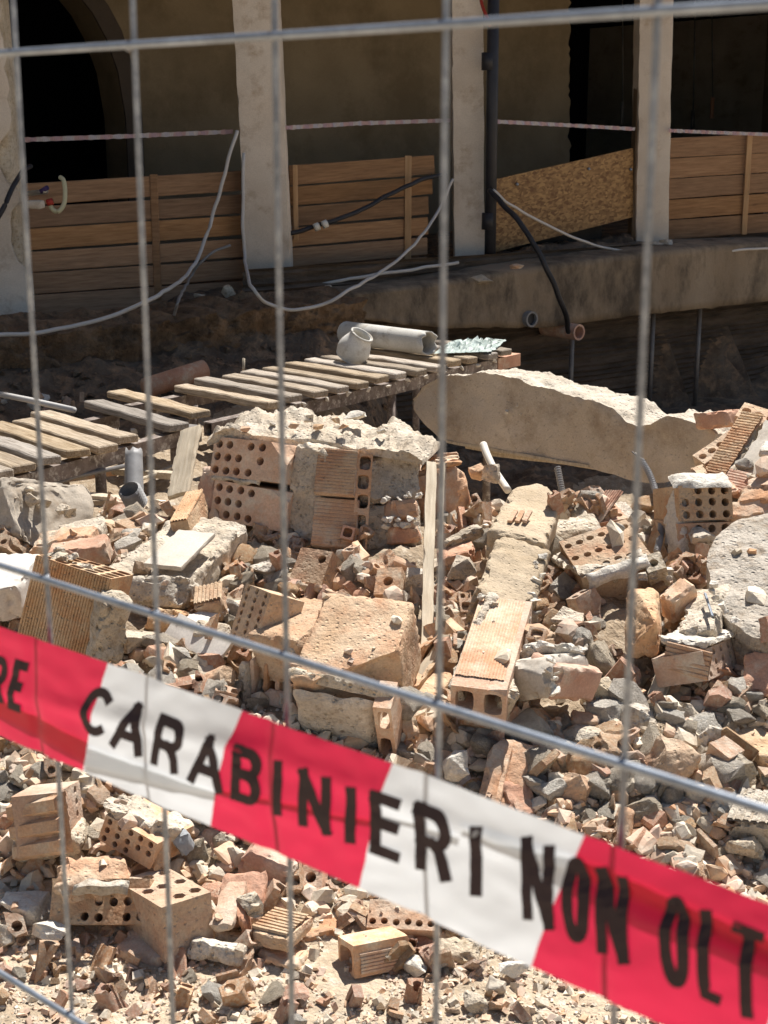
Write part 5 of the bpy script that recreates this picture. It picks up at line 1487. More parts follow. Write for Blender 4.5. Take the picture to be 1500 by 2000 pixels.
t = hero('star_brick', 'star shaped brick bit with a round hole in front of the great block', 'brick', at(755, 1160, 3.85))
holes(t, 'hollow_brick', (730, 1162, 3.86), (778, 1160, 3.84), (732, 1110, 3.92), .05, 'clay', 1, 1, .2, 16, 'round', None, [((1, 1, 0), (.8, .6, 0)), ((0, 1, 0), (-.7, .8, 0)), ((0, 0, 0), (-.6, -.8, 0)), ((1, 0, 0), (.9, -.6, 0))])
t = hero('holed_brick', 'dusty brick bit with one hole below the great block', 'brick', at(600, 1130, 3.95))
holes(t, 'hollow_brick', (565, 1132, 3.95), (628, 1142, 3.9), (572, 1066, 4.02), .1, 'clay_pale', 2, 2, .25, 16, 'round', lambda i, j: i == 1 and j == 1, [((0, 1, 0), (-.8, .7, .2)), ((1, 1, 0), (.8, .6, .1)), ((1, 0, 0), (.9, -.4, .3))])
t = hero('channel_brick', 'shadowed orange brick bit with open channels below the great block', 'brick', at(640, 1190, 3.8))
for k in range(4):
    x = 585 + 28 * k
    solid(t, 'channel_wall', (x, 1178 + 6 * k, 3.80 - .01 * k), (x + 10, 1180 + 6 * k, 3.79 - .01 * k), (x + 4, 1134 + 4 * k, 3.84), .09, 'clay_red', .01, .004, .004, 20, 150 + k)
solid(t, 'channel_top', (580, 1142, 3.84), (690, 1172, 3.76), (584, 1132, 3.85), .1, 'clay', .01, .004, .006, 20, 155)
t = hero('holed_brick', 'orange brick with slanted ribs and holes behind the tilted holed brick', 'brick', at(1190, 1020, 4.4))
holes(t, 'hollow_brick', (1172, 1022, 4.28), (1226, 1012, 4.3), (1160, 955, 4.5), .12, 'clay_red', 3, 4, .34, 16)
ribs(t, (1140, 1022, 4.36), (1172, 1024, 4.28), (1152, 958, 4.5), 'clay_red', 7, 'y', .004, .002, 12)
LST = [
 ('pale_stone', 'white mortar stone at the left edge above the foreground dust', 50, 1772, 108, 72, 'mortar_white', 2.72), ('pale_stone', 'second white mortar stone below the first at the left edge', 105, 1812, 96, 46, 'mortar_white', 2.66),
 ('pale_stone', 'grey mortar stone cut by the left edge beside the white ones', 6, 1828, 46, 66, 'mortar_grey', 2.66), ('blue_stone', 'smooth blue grey stone resting on a reddish brick', 357, 1648, 44, 62, 'slate', 2.84),
 ('boulder', 'rounded sandy boulder crossed by the wire at the right', 1305, 1500, 136, 124, 'clay_pale', 3.03), ('boulder', 'angular dusty boulder left of the sandy slab', 1240, 1412, 92, 92, 'mortar', 3.2),
 ('pale_stone', 'upright stone between the sandy slab and the boulder', 1392, 1452, 64, 104, 'mortar', 3.12), ('pale_stone', 'dusty stone right of the plastered block', 1180, 1352, 78, 86, 'mortar', 3.28),
 ('pale_stone', 'whitish rounded stone just above the tape by the tall shard', 892, 1496, 72, 70, 'mortar_white', 3.05), ('pale_stone', 'wide low mortar stone above the wire near the plastered block', 1142, 1446, 108, 66, 'mortar', 3.16),
 ('pale_stone', 'upright mortar stone beside the leaning stick', 772, 1254, 58, 86, 'mortar', 3.48), ('pale_stone', 'two toned stone lying on the low hollow block', 612, 1208, 52, 54, 'mortar_grey', 3.6),
 ('pale_stone', 'grey stone right of the two toned one on the low block', 660, 1222, 46, 38, 'mortar_grey', 3.56), ('pale_stone', 'grey pitted stone left of the brickwork strip', 905, 1112, 66, 56, 'mortar_grey', 3.9),
 ('pale_stone', 'tall pale stone left of the leaning stick', 806, 1138, 44, 74, 'mortar', 3.9), ('pale_stone', 'sandy stone near the pinkish brick half', 1128, 1540, 88, 90, 'clay_pale', 3.0),
 ('pale_stone', 'round stone in shade under the sandy slab', 1452, 1500, 66, 70, 'mortar', 3.04), ('pale_stone', 'grey boulder in shade beside the ribbed lump', 1292, 1590, 78, 50, 'mortar_grey', 2.98),
 ('white_lump', 'bright white plaster lump in front of the square hollow brick', 806, 1886, 66, 44, 'mortar_white', 2.56), ('pale_stone', 'grey stone in the foreground dust below the tape', 928, 1960, 56, 40, 'mortar_grey', 2.45),
 ('pale_stone', 'round brown stone below the white band of tape', 968, 1924, 44, 44, 'concrete', 2.5), ('pale_stone', 'pale oblong stone touching the white band of tape', 1002, 1892, 60, 36, 'mortar_white', 2.54),
 ('pale_stone', 'grey lump left of the white plaster lump under the brick offcut', 862, 1878, 50, 34, 'mortar', 2.58), ('pale_stone', 'round stone in the shadow below the plastered block', 1340, 1398, 68, 56, 'mortar', 3.22),
 ('pale_stone', 'sandy lump at the right edge above the red tape', 1455, 1655, 80, 50, 'mortar', 2.86), ('pale_stone', 'pale stone under the ribbed lump', 1362, 1560, 56, 60, 'mortar', 3.0),
 ('pale_stone', 'dark stone in shade below the white plaster sliver', 250, 1262, 120, 90, 'mortar_grey', 3.5), ('pale_stone', 'orange brown stone below the white plaster sliver', 425, 1330, 70, 74, 'clay_pale', 3.32),
 ('pale_stone', 'dusty mortar heap stone left of the holed face', 520, 1110, 80, 46, 'mortar', 3.95), ('pale_stone', 'mortar stone under the tilted holed brick', 1108, 1210, 70, 50, 'mortar_grey', 3.62),
 ('pale_stone', 'brown stone in the left shade below the red tape', 40, 1500, 120, 60, 'mortar_grey', 3.1), ('pale_stone', 'stone wedged between brick plates under the white tape', 440, 1640, 60, 44, 'mortar', 2.92),
 ('pale_stone', 'stone cut by the left edge above the layered block', 2, 1590, 50, 66, 'mortar', 3.0), ('pale_stone', 'stone perched before the dusty block', 1290, 1120, 56, 40, 'mortar_white', 3.85),
 ('pale_stone', 'pale pointed stone on the upright brick pair front', 1372, 1050, 60, 40, 'mortar', 4.0), ('pale_stone', 'sandy stone on top of the heap beside the white pipe', 958, 925, 46, 50, 'mortar_grey', 4.5), ('pale_stone', 'pale wedge stone left of the white pipe', 930, 922, 40, 36, 'clay_pale', 4.55)]
for k, (nm, lb, x, y, w, h, mt, Y) in enumerate(LST):
    boulder(nm, lb, 'stone', x, y, w, h, mt, 200 + k, 0, 4 if w > 70 else 3, .055, .35 + .3 * ((k * 7) % 5) / 5, .8, rng.uniform(-.3, .3), None, {'rounded s': 'the rounded boulder', 'angular d': 'the angular boulder', 'smooth bl': 'the blue stone', 'upright s': 'the upright stone', 'dusty sto': 'the dusty stone', 'wide low ': 'the wide low stone', 'sandy sto': 'the sandy stone', 'round sto': 'the round stone'}.get(lb[:9]) if k < 17 else None, 15, Y)
# ------------------------------------------------------------------ loose fragments over the whole heap
bpy.context.view_layer.update()
def world_tris(obs):
    vs, fs, own = [], [], []
    for o in obs:
        if o.type != 'MESH': continue
        b = len(vs); mw = o.matrix_world
        vs.extend(mw @ v.co for v in o.data.vertices)
        for p in o.data.polygons:
            fs.append([b + i for i in p.vertices]); own.append(o is ground)
    return vs, fs, own
skip = {'mesh_fence_panel', 'printed_barrier_tape', 'portico_building', 'retaining_wall', 'ground_beam'}
def root_of(o):
    while o.parent: o = o.parent
    return o
obs = [o for o in COL.objects if o.type == 'MESH' and root_of(o).name.split('.')[0] not in skip and o.matrix_world.translation.y < 9.3 or o is ground]
vs, fs, own = world_tris(obs)
bvh = BVHTree.FromPolygons(vs, fs)

CREST = [(-300, 1060), (0, 1050), (150, 1010), (300, 985), (400, 1000), (560, 1040), (700, 1060), (830, 960), (900, 935), (1000, 940), (1100, 950), (1200, 940), (1300, 930), (1380, 900), (1450, 850), (1500, 800), (1800, 780)]
def crest(x):
    return float(np.interp(x, [p[0] for p in CREST], [p[1] for p in CREST]))

def section(rr):
    """cross-section of a bit of hollow brick"""
    t = rr.uniform(.009, .013); w = rr.uniform(.03, .06); h = rr.uniform(.02, .045)
    k = rr.randrange(6)
    if k == 0: return [(0, 0), (w, 0), (w, t), (0, t)]
    if k == 1: return [(0, 0), (w, 0), (w, t), (t, t), (t, h), (0, h)]
    if k == 2: return [(0, 0), (w, 0), (w, h), (w - t, h), (w - t, t), (t, t), (t, h), (0, h)]
    if k == 3: return [(0, 0), (w, 0), (w, t), (w * .6, t), (w * .6, h), (w * .6 - t, h), (w * .6 - t, t), (0, t)]
    if k == 4:
        n = 7; out = [(w * math.cos(math.pi * i / n), w * .8 * math.sin(math.pi * i / n)) for i in range(n + 1)]
        inn_ = [((w - t) * math.cos(math.pi * i / n), (w - t) * .8 * math.sin(math.pi * i / n)) for i in range(n, -1, -1)]
        return out + inn_
    return [(0, 0), (w, rr.uniform(-.01, .01)), (w * 1.1, h * .7), (w * .4, h), (-.1 * w, h * .6)]
def shard_me(rr, k):
    D = rr.uniform(.05, .11)
    poly = section(rr)
    cx = sum(p[0] for p in poly) / len(poly); cy = sum(p[1] for p in poly) / len(poly)
    poly = [(x - cx, y - cy) for x, y in poly]
    cuts = []
    for _ in range(rr.randrange(2, 4)):
        a = rr.uniform(0, 6.28)
        e = rr.choice((.06, .94))
        cuts.append(((0.012 * math.cos(a), .012 * math.sin(a), -D * e), (math.cos(a) * rr.uniform(.3, 1.1), math.sin(a) * rr.uniform(.3, 1.1), 1 if e < .5 else -1)))
    bm = extr(poly, D, cuts, .002)
    for v in bm.verts: v.co.z += D / 2
    bmesh.ops.subdivide_edges(bm, edges=[e for e in bm.edges if e.calc_length() > .018], cuts=1, use_grid_fill=True)
    bmesh.ops.triangulate(bm, faces=bm.faces[:])
    wob(bm, .0022, 40, k)
    bmesh.ops.recalc_face_normals(bm, faces=bm.faces)
    m = max((v.co.length for v in bm.verts), default=.05)
    for v in bm.verts: v.co *= .5 / m
    return me_bm(bm, 'shard')
prr = random.Random(99)
SH = []
for mt in ('clay', 'clay_red', 'clay_pale'):
    for k in range(14):
        me = shard_me(prr, k)
        if len(me.vertices) < 6: continue
        me.materials.append(M[mt]); SH.append(me)
LU = []
for mt in ('mortar', 'mortar', 'mortar', 'mortar_white', 'clay_pale'):
    for k in range(8):
        bm = rock_bm(prr, (1, prr.uniform(.6, .95), prr.uniform(.5, .85)), prr.randrange(15, 28), 2, .075, prr.uniform(.1, .6))
        me = soften(me_bm(bm, 'lump'), 32); me.materials.append(M[mt]); LU.append(me)

HO, NAT = [], {}
for k in range(34):
    nx_h, ny_h = prr.choice([(2, 1), (2, 2), (3, 2), (3, 1), (1, 1), (4, 2), (1, 2)])
    D_ = prr.uniform(.06, .13); W_, H_ = nx_h * .033, ny_h * .036
    bm = hollow_bm(W_, H_, D_, nx_h, ny_h, prr.uniform(.28, .36), 8 if k % 3 == 0 else 16, prr.choice(['round', 'round', 'square', 'hex']))
    for _ in range(prr.randrange(3, 6)):
        a_ = prr.uniform(0, 6.28); e_ = prr.choice((.1, .5, .9))
        cut(bm, (W_ / 2 + W_ * .36 * math.cos(a_), H_ / 2 + H_ * .36 * math.sin(a_), -D_ * e_), (math.cos(a_), math.sin(a_), prr.uniform(-.9, .9)), .003)
    if len(bm.verts) < 20: bm.free(); continue
    wob(bm, .0025, 30, k)
    lo_ = Vector([min(v.co[i] for v in bm.verts) for i in range(3)]); hi_ = Vector([max(v.co[i] for v in bm.verts) for i in range(3)])
    ce_ = (lo_ + hi_) / 2; mx_ = max((v.co - ce_).length for v in bm.verts)
    for v in bm.verts: v.co = (v.co - ce_) * (.5 / mx_)
    me = soften(fin(bm, 'holed_bit'), 40); NAT[me.name] = 2 * mx_; me.materials.append(M[prr.choice(['clay', 'clay', 'clay_pale', 'clay_red'])]); HO.append(me)
def near_phrase(p):
    b = min(LAND, key=lambda q: (q[0] - p).length)
    return b[1]
frr = random.Random(5)
cam_o = Vector((0, 0, CAM_H))
GAPS = [(1200, 1235, 36, 70), (1085, 1392, 70, 24), (1225, 1165, 60, 26), (780, 1085, 80, 22), (255, 1235, 60, 50), (470, 1030, 70, 16), (690, 1925, 60, 26), (650, 1870, 26, 40), (330, 1860, 50, 18)]      # hollows left open under the big pieces
def drop(px, py, allow_hero=.12):
    if any(((px - a_) / c_) ** 2 + ((py - b_) / d_) ** 2 < 1 for a_, b_, c_, d_ in GAPS): return None
    d = ray(px, py).normalized()
    loc, nor, idx, dist = bvh.ray_cast(cam_o, d)
    if loc is None or loc.y > 6.3 or loc.y < 2.2: return None
    if not own[idx]:
        if frr.random() > allow_hero or nor.z < .55: return None
    elif nor.z < .2: return None
    return loc, nor, dist, own[idx]
cnt = {'shard': 0, 'lump': 0, 'holed': 0}
KN = {'shard': ('brick_shard', 'brick shard'), 'lump': ('mortar_lump', 'mortar lump'), 'holed': ('holed_brick_bit', 'brick bit')}
added = []
def frag(kind, px, py, size_px, allow=.012):
    h = drop(px, py, allow)
    if h is None: return False
    loc, nor, dist, onground = h
    s = size_px * dist / F_PX
    if kind == 'holed':
        me = frr.choice(sorted(HO, key=lambda m_: abs(math.log(NAT[m_.name] / (1.15 * s))))[:5])
        s = NAT[me.name] / 1.15 * frr.uniform(.85, 1.1)
    else:
        me = frr.choice(SH if kind == 'shard' else LU)
    flat = frr.uniform(.55, 1.0)
    q = Matrix.Rotation(frr.uniform(0, 6.28), 4, 'Z') @ Matrix.Rotation(frr.uniform(-.7, .7), 4, 'X') @ Matrix.Rotation(frr.uniform(-.7, .7), 4, 'Y')
    if kind == 'shard' and frr.random() < .6: q = q @ Matrix.Rotation(R(90), 4, 'X')
    up = Vector((0, 0, 1)).lerp(nor, .5).normalized()
    al = Vector((0, 0, 1)).rotation_difference(up).to_matrix().to_4x4()
    o = bpy.data.objects.new(KN[kind][0], me)
    COL.objects.link(o)
    k = (.95 if kind == 'lump' else 1.15) * s
    if kind == 'holed': flat = 1
    o.matrix_basis = Matrix.Translation(loc + up * (s * (.14 if onground else .22))) @ al @ q @ Matrix.Diagonal((k, k, k * flat, 1))
    col = me.materials[0].name
    word = {'terracotta': 'orange brick shard', 'terracotta_red': 'reddish brick shard', 'terracotta_dusty': 'tan rubble lump' if kind == 'lump' else 'dusty tan brick shard', 'mortar': 'sandy mortar lump', 'cement_mortar': 'grey mortar lump', 'lime_mortar': 'whitish mortar lump'}[col]
    if kind == 'holed': word = word.replace('brick shard', 'holed brick bit')
    near = []
    for q_ in sorted(LAND, key=lambda q_: (q_[0] - loc).length):
        if q_[1] not in [r_[1] for r_ in near]: near.append(q_)
        if len(near) == 2: break
    sz_ = 'large' if size_px > 50 else 'small' if size_px < 32 else 'medium'
    where = ('resting on or against %s near %s' if not onground else 'loose in the dust before %s and %s' if py > 1860 else 'lying by %s and %s') % (near[0][1], near[1][1])
    lab_ = f'{sz_} {word} {where}'
    if len(lab_.split()) > 16: lab_ = f'{sz_} {word} ' + ('resting against ' if not onground else 'in the dust before ' if py > 1860 else 'lying by ') + near[0][1]
    tag(o, lab_, KN[kind][1], KN[kind][1] + 's strewn over the heap' if kind != 'holed' else 'holed brick bits strewn over the heap')
    added.append(o)
    cnt[kind] += 1
    return True
# (x0, x1, y0, y1, shards, lumps, smallest, largest)
ZONES = [(-60, 480, 1000, 1150, 8, 16, 26, 62), (380, 900, 1040, 1300, 34, 46, 24, 54), (820, 1000, 950, 1400, 14, 18, 26, 60), (1030, 1330, 920, 1300, 18, 26, 28, 66),
         (1330, 1560, 860, 1300, 12, 8, 28, 60), (1000, 1560, 1300, 1560, 20, 62, 38, 86), (1000, 1560, 1540, 1800, 30, 42, 28, 62), (760, 1040, 1380, 1560, 16, 18, 34, 76),
         (200, 520, 1180, 1420, 14, 22, 34, 76), (-60, 200, 1230, 1560, 10, 14, 32, 70), (0, 720, 1540, 1830, 26, 22, 28, 66), (0, 960, 1800, 2000, 60, 22, 20, 62),
         (700, 1060, 1760, 2000, 12, 8, 20, 50), (1060, 1500, 1850, 2000, 8, 6, 20, 50)]
HZ = {0: 10, 1: 34, 2: 16, 3: 22, 4: 22, 5: 14, 6: 12, 7: 10, 8: 16, 9: 10, 10: 20, 11: 14, 12: 4, 13: 2}
for zi, (x0, x1, y0, y1, ns_, nl, smin, smax) in enumerate(ZONES):
    for kind, n in (('holed', HZ[zi]), ('shard', ns_), ('lump', nl)):
        made = tries = 0
        while made < n and tries < n * 14 and cnt[kind] < 296:
            tries += 1
            x, y = frr.uniform(x0, x1), frr.uniform(y0, y1)
            if y < crest(x) + 8: continue
            s = (1.45 if kind == 'holed' else 1.3) * (smin + (smax - smin) * frr.random() ** 1.7)
            if frag(kind, x, y, s): made += 1

# finer debris: brick chips, mortar crumbs and dust grains, far too many to count
bpy.context.view_layer.update()
def chip_field(name, n, mat, label, seed, smin, smax, elong, region):
    rr = np.random.default_rng(seed)
    base = np.array([[-1, -1, -1], [1, -1, -1], [1, 1, -1], [-1, 1, -1], [-1, -1, 1], [1, -1, 1], [1, 1, 1], [-1, 1, 1]], float) * .5
    fb = np.array([[0, 3, 2, 1], [4, 5, 6, 7], [0, 1, 5, 4], [1, 2, 6, 5], [2, 3, 7, 6], [3, 0, 4, 7]])
    V_, F_ = [], []
    made = tries = 0
    while made < n and tries < n * 6:
        tries += 1
        x, y = rr.uniform(-380, 1900), region(rr)
        if y < crest(x) - 6: continue
        h = drop(x, y, .03)
        if h is None: continue
        loc, nor, dist, og = h
        s = (smin + (smax - smin) * rr.random() ** 3.2) * dist / F_PX
        b = base + rr.uniform(-.22, .22, (8, 3))
        b[4:, :2] *= rr.uniform(.4, .95)
        b *= s * np.array([1, rr.uniform(.5, .95), rr.uniform(*elong)])
        a = rr.uniform(0, 6.28, 3); a[:2] = (a[:2] - 3.14) * .22
        Rm = np.array(Matrix.Rotation(a[2], 3, 'Z') @ Matrix.Rotation(a[0], 3, 'X') @ Matrix.Rotation(a[1], 3, 'Y'))
        p = b @ Rm.T + np.array(loc) + np.array(nor) * s * .12
        F_.append(fb + len(V_) * 8); V_.append(p)
        made += 1
    me = me_from(np.concatenate(V_), np.concatenate(F_), name)
    o = link(name, me, M[mat]); tag(o, label, None, None, 'stuff')
    return o
rock_bases = []
for k in range(14):
    b_ = rock_bm(random.Random(600 + k), (1, .6 + .3 * (k % 3) / 2, .5 + .35 * (k % 4) / 3), 14 + k % 9, 1, .07, .25 + .5 * (k % 5) / 4)
    b_.verts.ensure_lookup_table()
    rock_bases.append((np.array([v.co[:] for v in b_.verts]), np.array([[v.index for v in f.verts] for f in b_.faces]))); b_.free()
def rock_field(name, n, mat, label, seed, smin, smax, x0, x1, y0, y1):
    rr = np.random.default_rng(seed)
    V_, F_, nb = [], [], 0
    made = tries = 0
    while made < n and tries < n * 6:
        tries += 1
        x, y = rr.uniform(x0, x1), rr.uniform(y0, y1)
        if y < crest(x) - 4: continue
        h = drop(x, y, .02)
        if h is None: continue
        loc, nor, dist, og = h
        s = (smin + (smax - smin) * rr.random() ** 1.6) * dist / F_PX
        P_, Q_ = rock_bases[int(rr.integers(len(rock_bases)))]
        Rm = np.array(Matrix.Rotation(rr.uniform(0, 6.28), 3, 'Z') @ Matrix.Rotation(rr.uniform(-.8, .8), 3, 'X') @ Matrix.Rotation(rr.uniform(-.8, .8), 3, 'Y'))
        V_.append((P_ * s) @ Rm.T + np.array(loc) + np.array(nor) * s * .12); F_.append(Q_ + nb); nb += len(P_)
        made += 1
    o = link(name, me_from(np.concatenate(V_), np.concatenate(F_), name), M[mat]); tag(o, label, None, None, 'stuff')
rock_field('packed_mortar_rubble', 1450, 'chip_mortar', 'fist sized mortar rubble packed between the big pieces of the heap', 11, 22, 62, -420, 1950, 900, 1800)
rock_field('packed_brick_rubble', 1450, 'chip_clay', 'fist sized orange brick rubble packed between the big pieces of the heap', 12, 22, 62, -420, 1950, 900, 1800)
low = lambda rr: 900 + 1100 * rr.random() ** .95
fore = lambda rr: 1740 + 262 * rr.random()
chip_field('brick_chips', 3300, 'chip_clay', 'small orange brick chips scattered all over the heap', 1, 5, 24, (.25, .6), low)
chip_field('mortar_crumbs', 4600, 'chip_mortar', 'small mortar crumbs scattered all over the heap', 2, 4, 22, (.45, .9), low)
chip_field('dust_grit', 3300, 'chip_mortar', 'pale grit and plaster specks over the foreground dust', 3, 2.5, 11, (.3, .7), fore)
chip_field('clay_grit', 1900, 'chip_clay', 'fine orange brick grit over the foreground dust', 4, 3, 20, (.12, .35), fore)
# red and white debris behind the lower walkway
rr_ = random.Random(77)
for k in range(16):
    x, y = rr_.uniform(-20, 160), rr_.uniform(768, 800)
    s = rr_.uniform(14, 30)
    o = bpy.data.objects.new('debris_bit', rr_.choice(SH if k % 3 else LU)); COL.objects.link(o)
    p = at(x, y, 7.35 - (y - 768) * .004); kk = s * 7.4 / F_PX
    o.matrix_basis = Matrix.Translation(Vector((p.x, p.y, p.z))) @ Matrix.Rotation(rr_.uniform(0, 6), 4, 'Z') @ Matrix.Rotation(rr_.uniform(-1, 1), 4, 'X') @ Matrix.Diagonal((kk, kk, kk, 1))
    tag(o, 'small brick bit in the debris behind the lower walkway' if k % 3 else 'small mortar bit in the debris behind the lower walkway', 'rubble', 'brick bits behind the lower walkway' if k % 3 else 'mortar bits behind the lower walkway')

print('FRAGMENTS', cnt)
# clods of earth on the bank under the portico
crr = np.random.default_rng(12)
base_ = [rock_bm(random.Random(400 + k), (1, .8, .7), 11, 1, .08) for k in range(6)]
bases = []
for b_ in base_:
    b_.verts.ensure_lookup_table()
    bases.append((np.array([v.co[:] for v in b_.verts]), np.array([[v.index for v in f.verts] for f in b_.faces]))); b_.free()
CV, CF, nb = [], [], 0
for k in range(1500):
    s_, n_ = crr.uniform(-3.2, 2.4), crr.uniform(.05, 1.9)
    if s_ > .4 and n_ > .3: continue
    q_ = fac(s_, n_, 5)
    hit = bvh.ray_cast(q_, Vector((0, 0, -1)))
    if hit[0] is None or hit[0].z > 1.2 or not own[hit[2]]: continue
    P_, Q_ = bases[k % 6]
    s = .012 + .07 * crr.random() ** 3
    Rm = np.array(Matrix.Rotation(crr.uniform(0, 6.28), 3, 'Z') @ Matrix.Rotation(crr.uniform(-.6, .6), 3, 'X'))
    CV.append((P_ * s) @ Rm.T + np.array(hit[0]) + np.array((0, 0, s * .1))); CF.append(Q_ + nb); nb += len(P_)
o = link('earth_clods', me_from(np.concatenate(CV), np.concatenate(CF), 'earth_clods'), M['soil'])
tag(o, 'loose clods of dark earth over the bank under the portico', None, None, 'stuff')
# ------------------------------------------------------------------ the wire mesh fence in front of us
FY0 = 0.66
QO, QD, QN = Vector((0, FY0, 0)), Vector((-.749, .663, 0)).normalized(), Vector((-.663, -.749, 0)).normalized()
fence = thing('mesh_fence_panel', 'tall galvanised wire mesh site fence panel close in front', 'site fence', QO + QD * .2)
sv = [.2668 - .1003 * k for k in range(-15, 17)]
s_lo, s_hi = sv[-1] - .05, sv[0] + .05
zh = [1.645 + .297, 1.645, 1.348, 1.057, .76, .463, .166]
def wobble_line(a, b, seed, amp=.0008, n=24):
    return [a.lerp(b, i / n) + QN * (amp * noise.noise(Vector((i * .35, seed, 0)))) + QD * (amp * noise.noise(Vector((i * .3, seed, 5)))) for i in range(n + 1)]
for k, s in enumerate(sv):
    p = QO + QD * s
    link('vertical_wire', tube_me(wobble_line(p + Vector((0, 0, .06)), p + Vector((0, 0, 2.0)), k), .00152, 8), M['wire'], fence)
for k, z in enumerate(zh):
    a, b = QO + QD * s_lo + QN * .004 + Vector((0, 0, z)), QO + QD * s_hi + QN * .004 + Vector((0, 0, z))
    link('horizontal_wire', tube_me(wobble_line(a, b, k + 40, .0012, 40), .0021, 8), M['zinc'], fence)
wb = soften(me_bm(rock_bm(random.Random(2), (.0075, .006, .0062), 14, 2, .06, .2, .1)), 80); wb.materials.append(M['wire'])
for z in zh[1:4]:
    for s in sv[9:17]:
        link('weld_bead', wb, None, fence, Matrix.Translation(QO + QD * (s + .0006) + QN * .0022 + Vector((0, 0, z))))
for s in (s_lo, s_hi):
    p = QO + QD * s
    link('frame_post', tube_me([p + Vector((0, 0, .03)), p + Vector((0, 0, 2.05))], .02, 12), M['zinc'], fence)
for z in (.05, 2.02):
    link('frame_rail', tube_me([QO + QD * s_lo + Vector((0, 0, z)), QO + QD * s_hi + Vector((0, 0, z))], .018, 10), M['zinc'], fence)
for s in (s_lo, s_hi):
    p = QO + QD * s
    mx = Matrix((QN, QD, Vector((0, 0, 1)))).transposed().to_4x4(); mx.translation = p - QN * .35 - QD * .11 + Vector((0, 0, .13))
    link('foot_block', rough_box(.7, .22, .13, .03, .02, .003, 8, 4), M['concrete'], fence, mx)

# ------------------------------------------------------------------ printed barrier tape strung along the fence
TD = .013
def qhit(px, py, d):
    r_ = ray(px, py); o = Vector((0, 0, CAM_H))
    t = (d - (o - QO).dot(QN)) / r_.dot(QN)
    return o + r_ * t
# stations: top and bottom point of each colour change, in metres along / up the fence plane
st_px = [((-330, 1118), (-345, 1290)), ((-62, 1202), (-88, 1402)), ((207, 1296), (165, 1505)), ((472, 1388), (412, 1613)), ((771, 1489), (698, 1736)), ((1138, 1633), (1040, 1886)),
         ((1575, 1792), (1481, 2083)), ((2130, 1990), (2010, 2330)), ((2900, 2270), (2740, 2670))]
def sz(p):
    return Vector(((p - QO).dot(QD), p.z))
ST = [(sz(qhit(*a, TD)), sz(qhit(*b, TD))) for a, b in st_px]
def crv(u, side):
    i = int(min(max(math.floor(u), 0), len(ST) - 2)); t = u - i
    P = [ST[max(0, min(len(ST) - 1, i + k))][side] for k in (-1, 0, 1, 2)]
    return 0.5 * ((2 * P[1]) + (P[2] - P[0]) * t + (2 * P[0] - 5 * P[1] + 4 * P[2] - P[3]) * t * t + (3 * P[1] - P[0] - 3 * P[2] + P[3]) * t ** 3)
def tape_pt(u, v, lift=0.0):
    a, b = crv(u, 0), crv(u, 1)
    q = a.lerp(b, v)
    # slack film: gentle waves, a crease across the upper third at the far right and along the middle
    w = .0030 * math.sin(v * math.pi) + .0016 * math.sin(u * 2.1 + v * 3.0) + .0012 * noise.noise(Vector((u * 2.2, v * 3.2, 1))) + .0007 * noise.noise(Vector((u * 7 + v * 3, v * 9, 4))) + .0005 * abs(noise.noise(Vector((u * 5 - v * 7, v * 3 + u, 8))))
    cr_v = .60 - .16 * max(0, u - 1) if u < 3.2 else .25 + .02 * (u - 4)
    w += .0016 * math.exp(-((v - cr_v) / .07) ** 2)
    if u > 4.6:
        w -= .004 * math.exp(-((v - .27) / .06) ** 2) * min(1, (u - 4.6) / .6)
    s = sv_pull(q.x)
    w -= .0012 * s
    return QO + QD * q.x + Vector((0, 0, q.y)) + QN * (TD + w + lift)
def sv_pull(x):
    d = min(abs(x - s) for s in sv)
    return math.exp(-(d / .006) ** 2)
tape = thing('printed_barrier_tape', 'red and white barrier tape printed with black capitals strung along the fence', 'barrier tape', QO + QD * .2 + QN * TD + Vector((0, 0, 1.2)))
NV = 22
for seg in range(len(ST) - 1):
    nu = 46
    vs = [tape_pt(seg + i / nu, k / NV) for i in range(nu + 1) for k in range(NV + 1)]
    fs = [(i * (NV + 1) + k, i * (NV + 1) + k + 1, (i + 1) * (NV + 1) + k + 1, (i + 1) * (NV + 1) + k) for i in range(nu) for k in range(NV)]
    red = seg % 2 == 1
    link('red_band' if red else 'white_band', me_from(vs, fs, 'band', True), M['film_red'] if red else M['film_white'], tape)
# doubled film: folds turned back behind the tape
def fold(u0, u1, va0, va1, vb0, vb1, seg_is_red):
    nu, nw = 30, 3
    vs = []
    for i in range(nu + 1):
        u = u0 + (u1 - u0) * i / nu; t = i / nu
        a_, b_ = va0 + (va1 - va0) * t, vb0 + (vb1 - vb0) * t
        for k in range(nw + 1):
            vs.append(tape_pt(u, a_ + (b_ - a_) * k / nw, -.0012 - .0006 * (k % 2)))
    fs = [(i * (nw + 1) + k, i * (nw + 1) + k + 1, (i + 1) * (nw + 1) + k + 1, (i + 1) * (nw + 1) + k) for i in range(nu) for k in range(nw)]
    link('folded_edge', me_from(vs, fs, 'fold', True), M['film_red'] if seg_is_red else M['film_white'], tape)
fold(5.0, 6.0, .13, .17, .28, .33, True)
fold(4.45, 4.999, .22, .15, .26, .27, False)
fold(4.0, 4.45, .36, .30, .37, .35, False)
fold(2.0, 3.0, .74, .66, .95, .72, False)
fold(3.001, 3.999, .62, .42, .66, .46, True)
fold(1.0, 1.999, .60, .70, .76, .90, True)

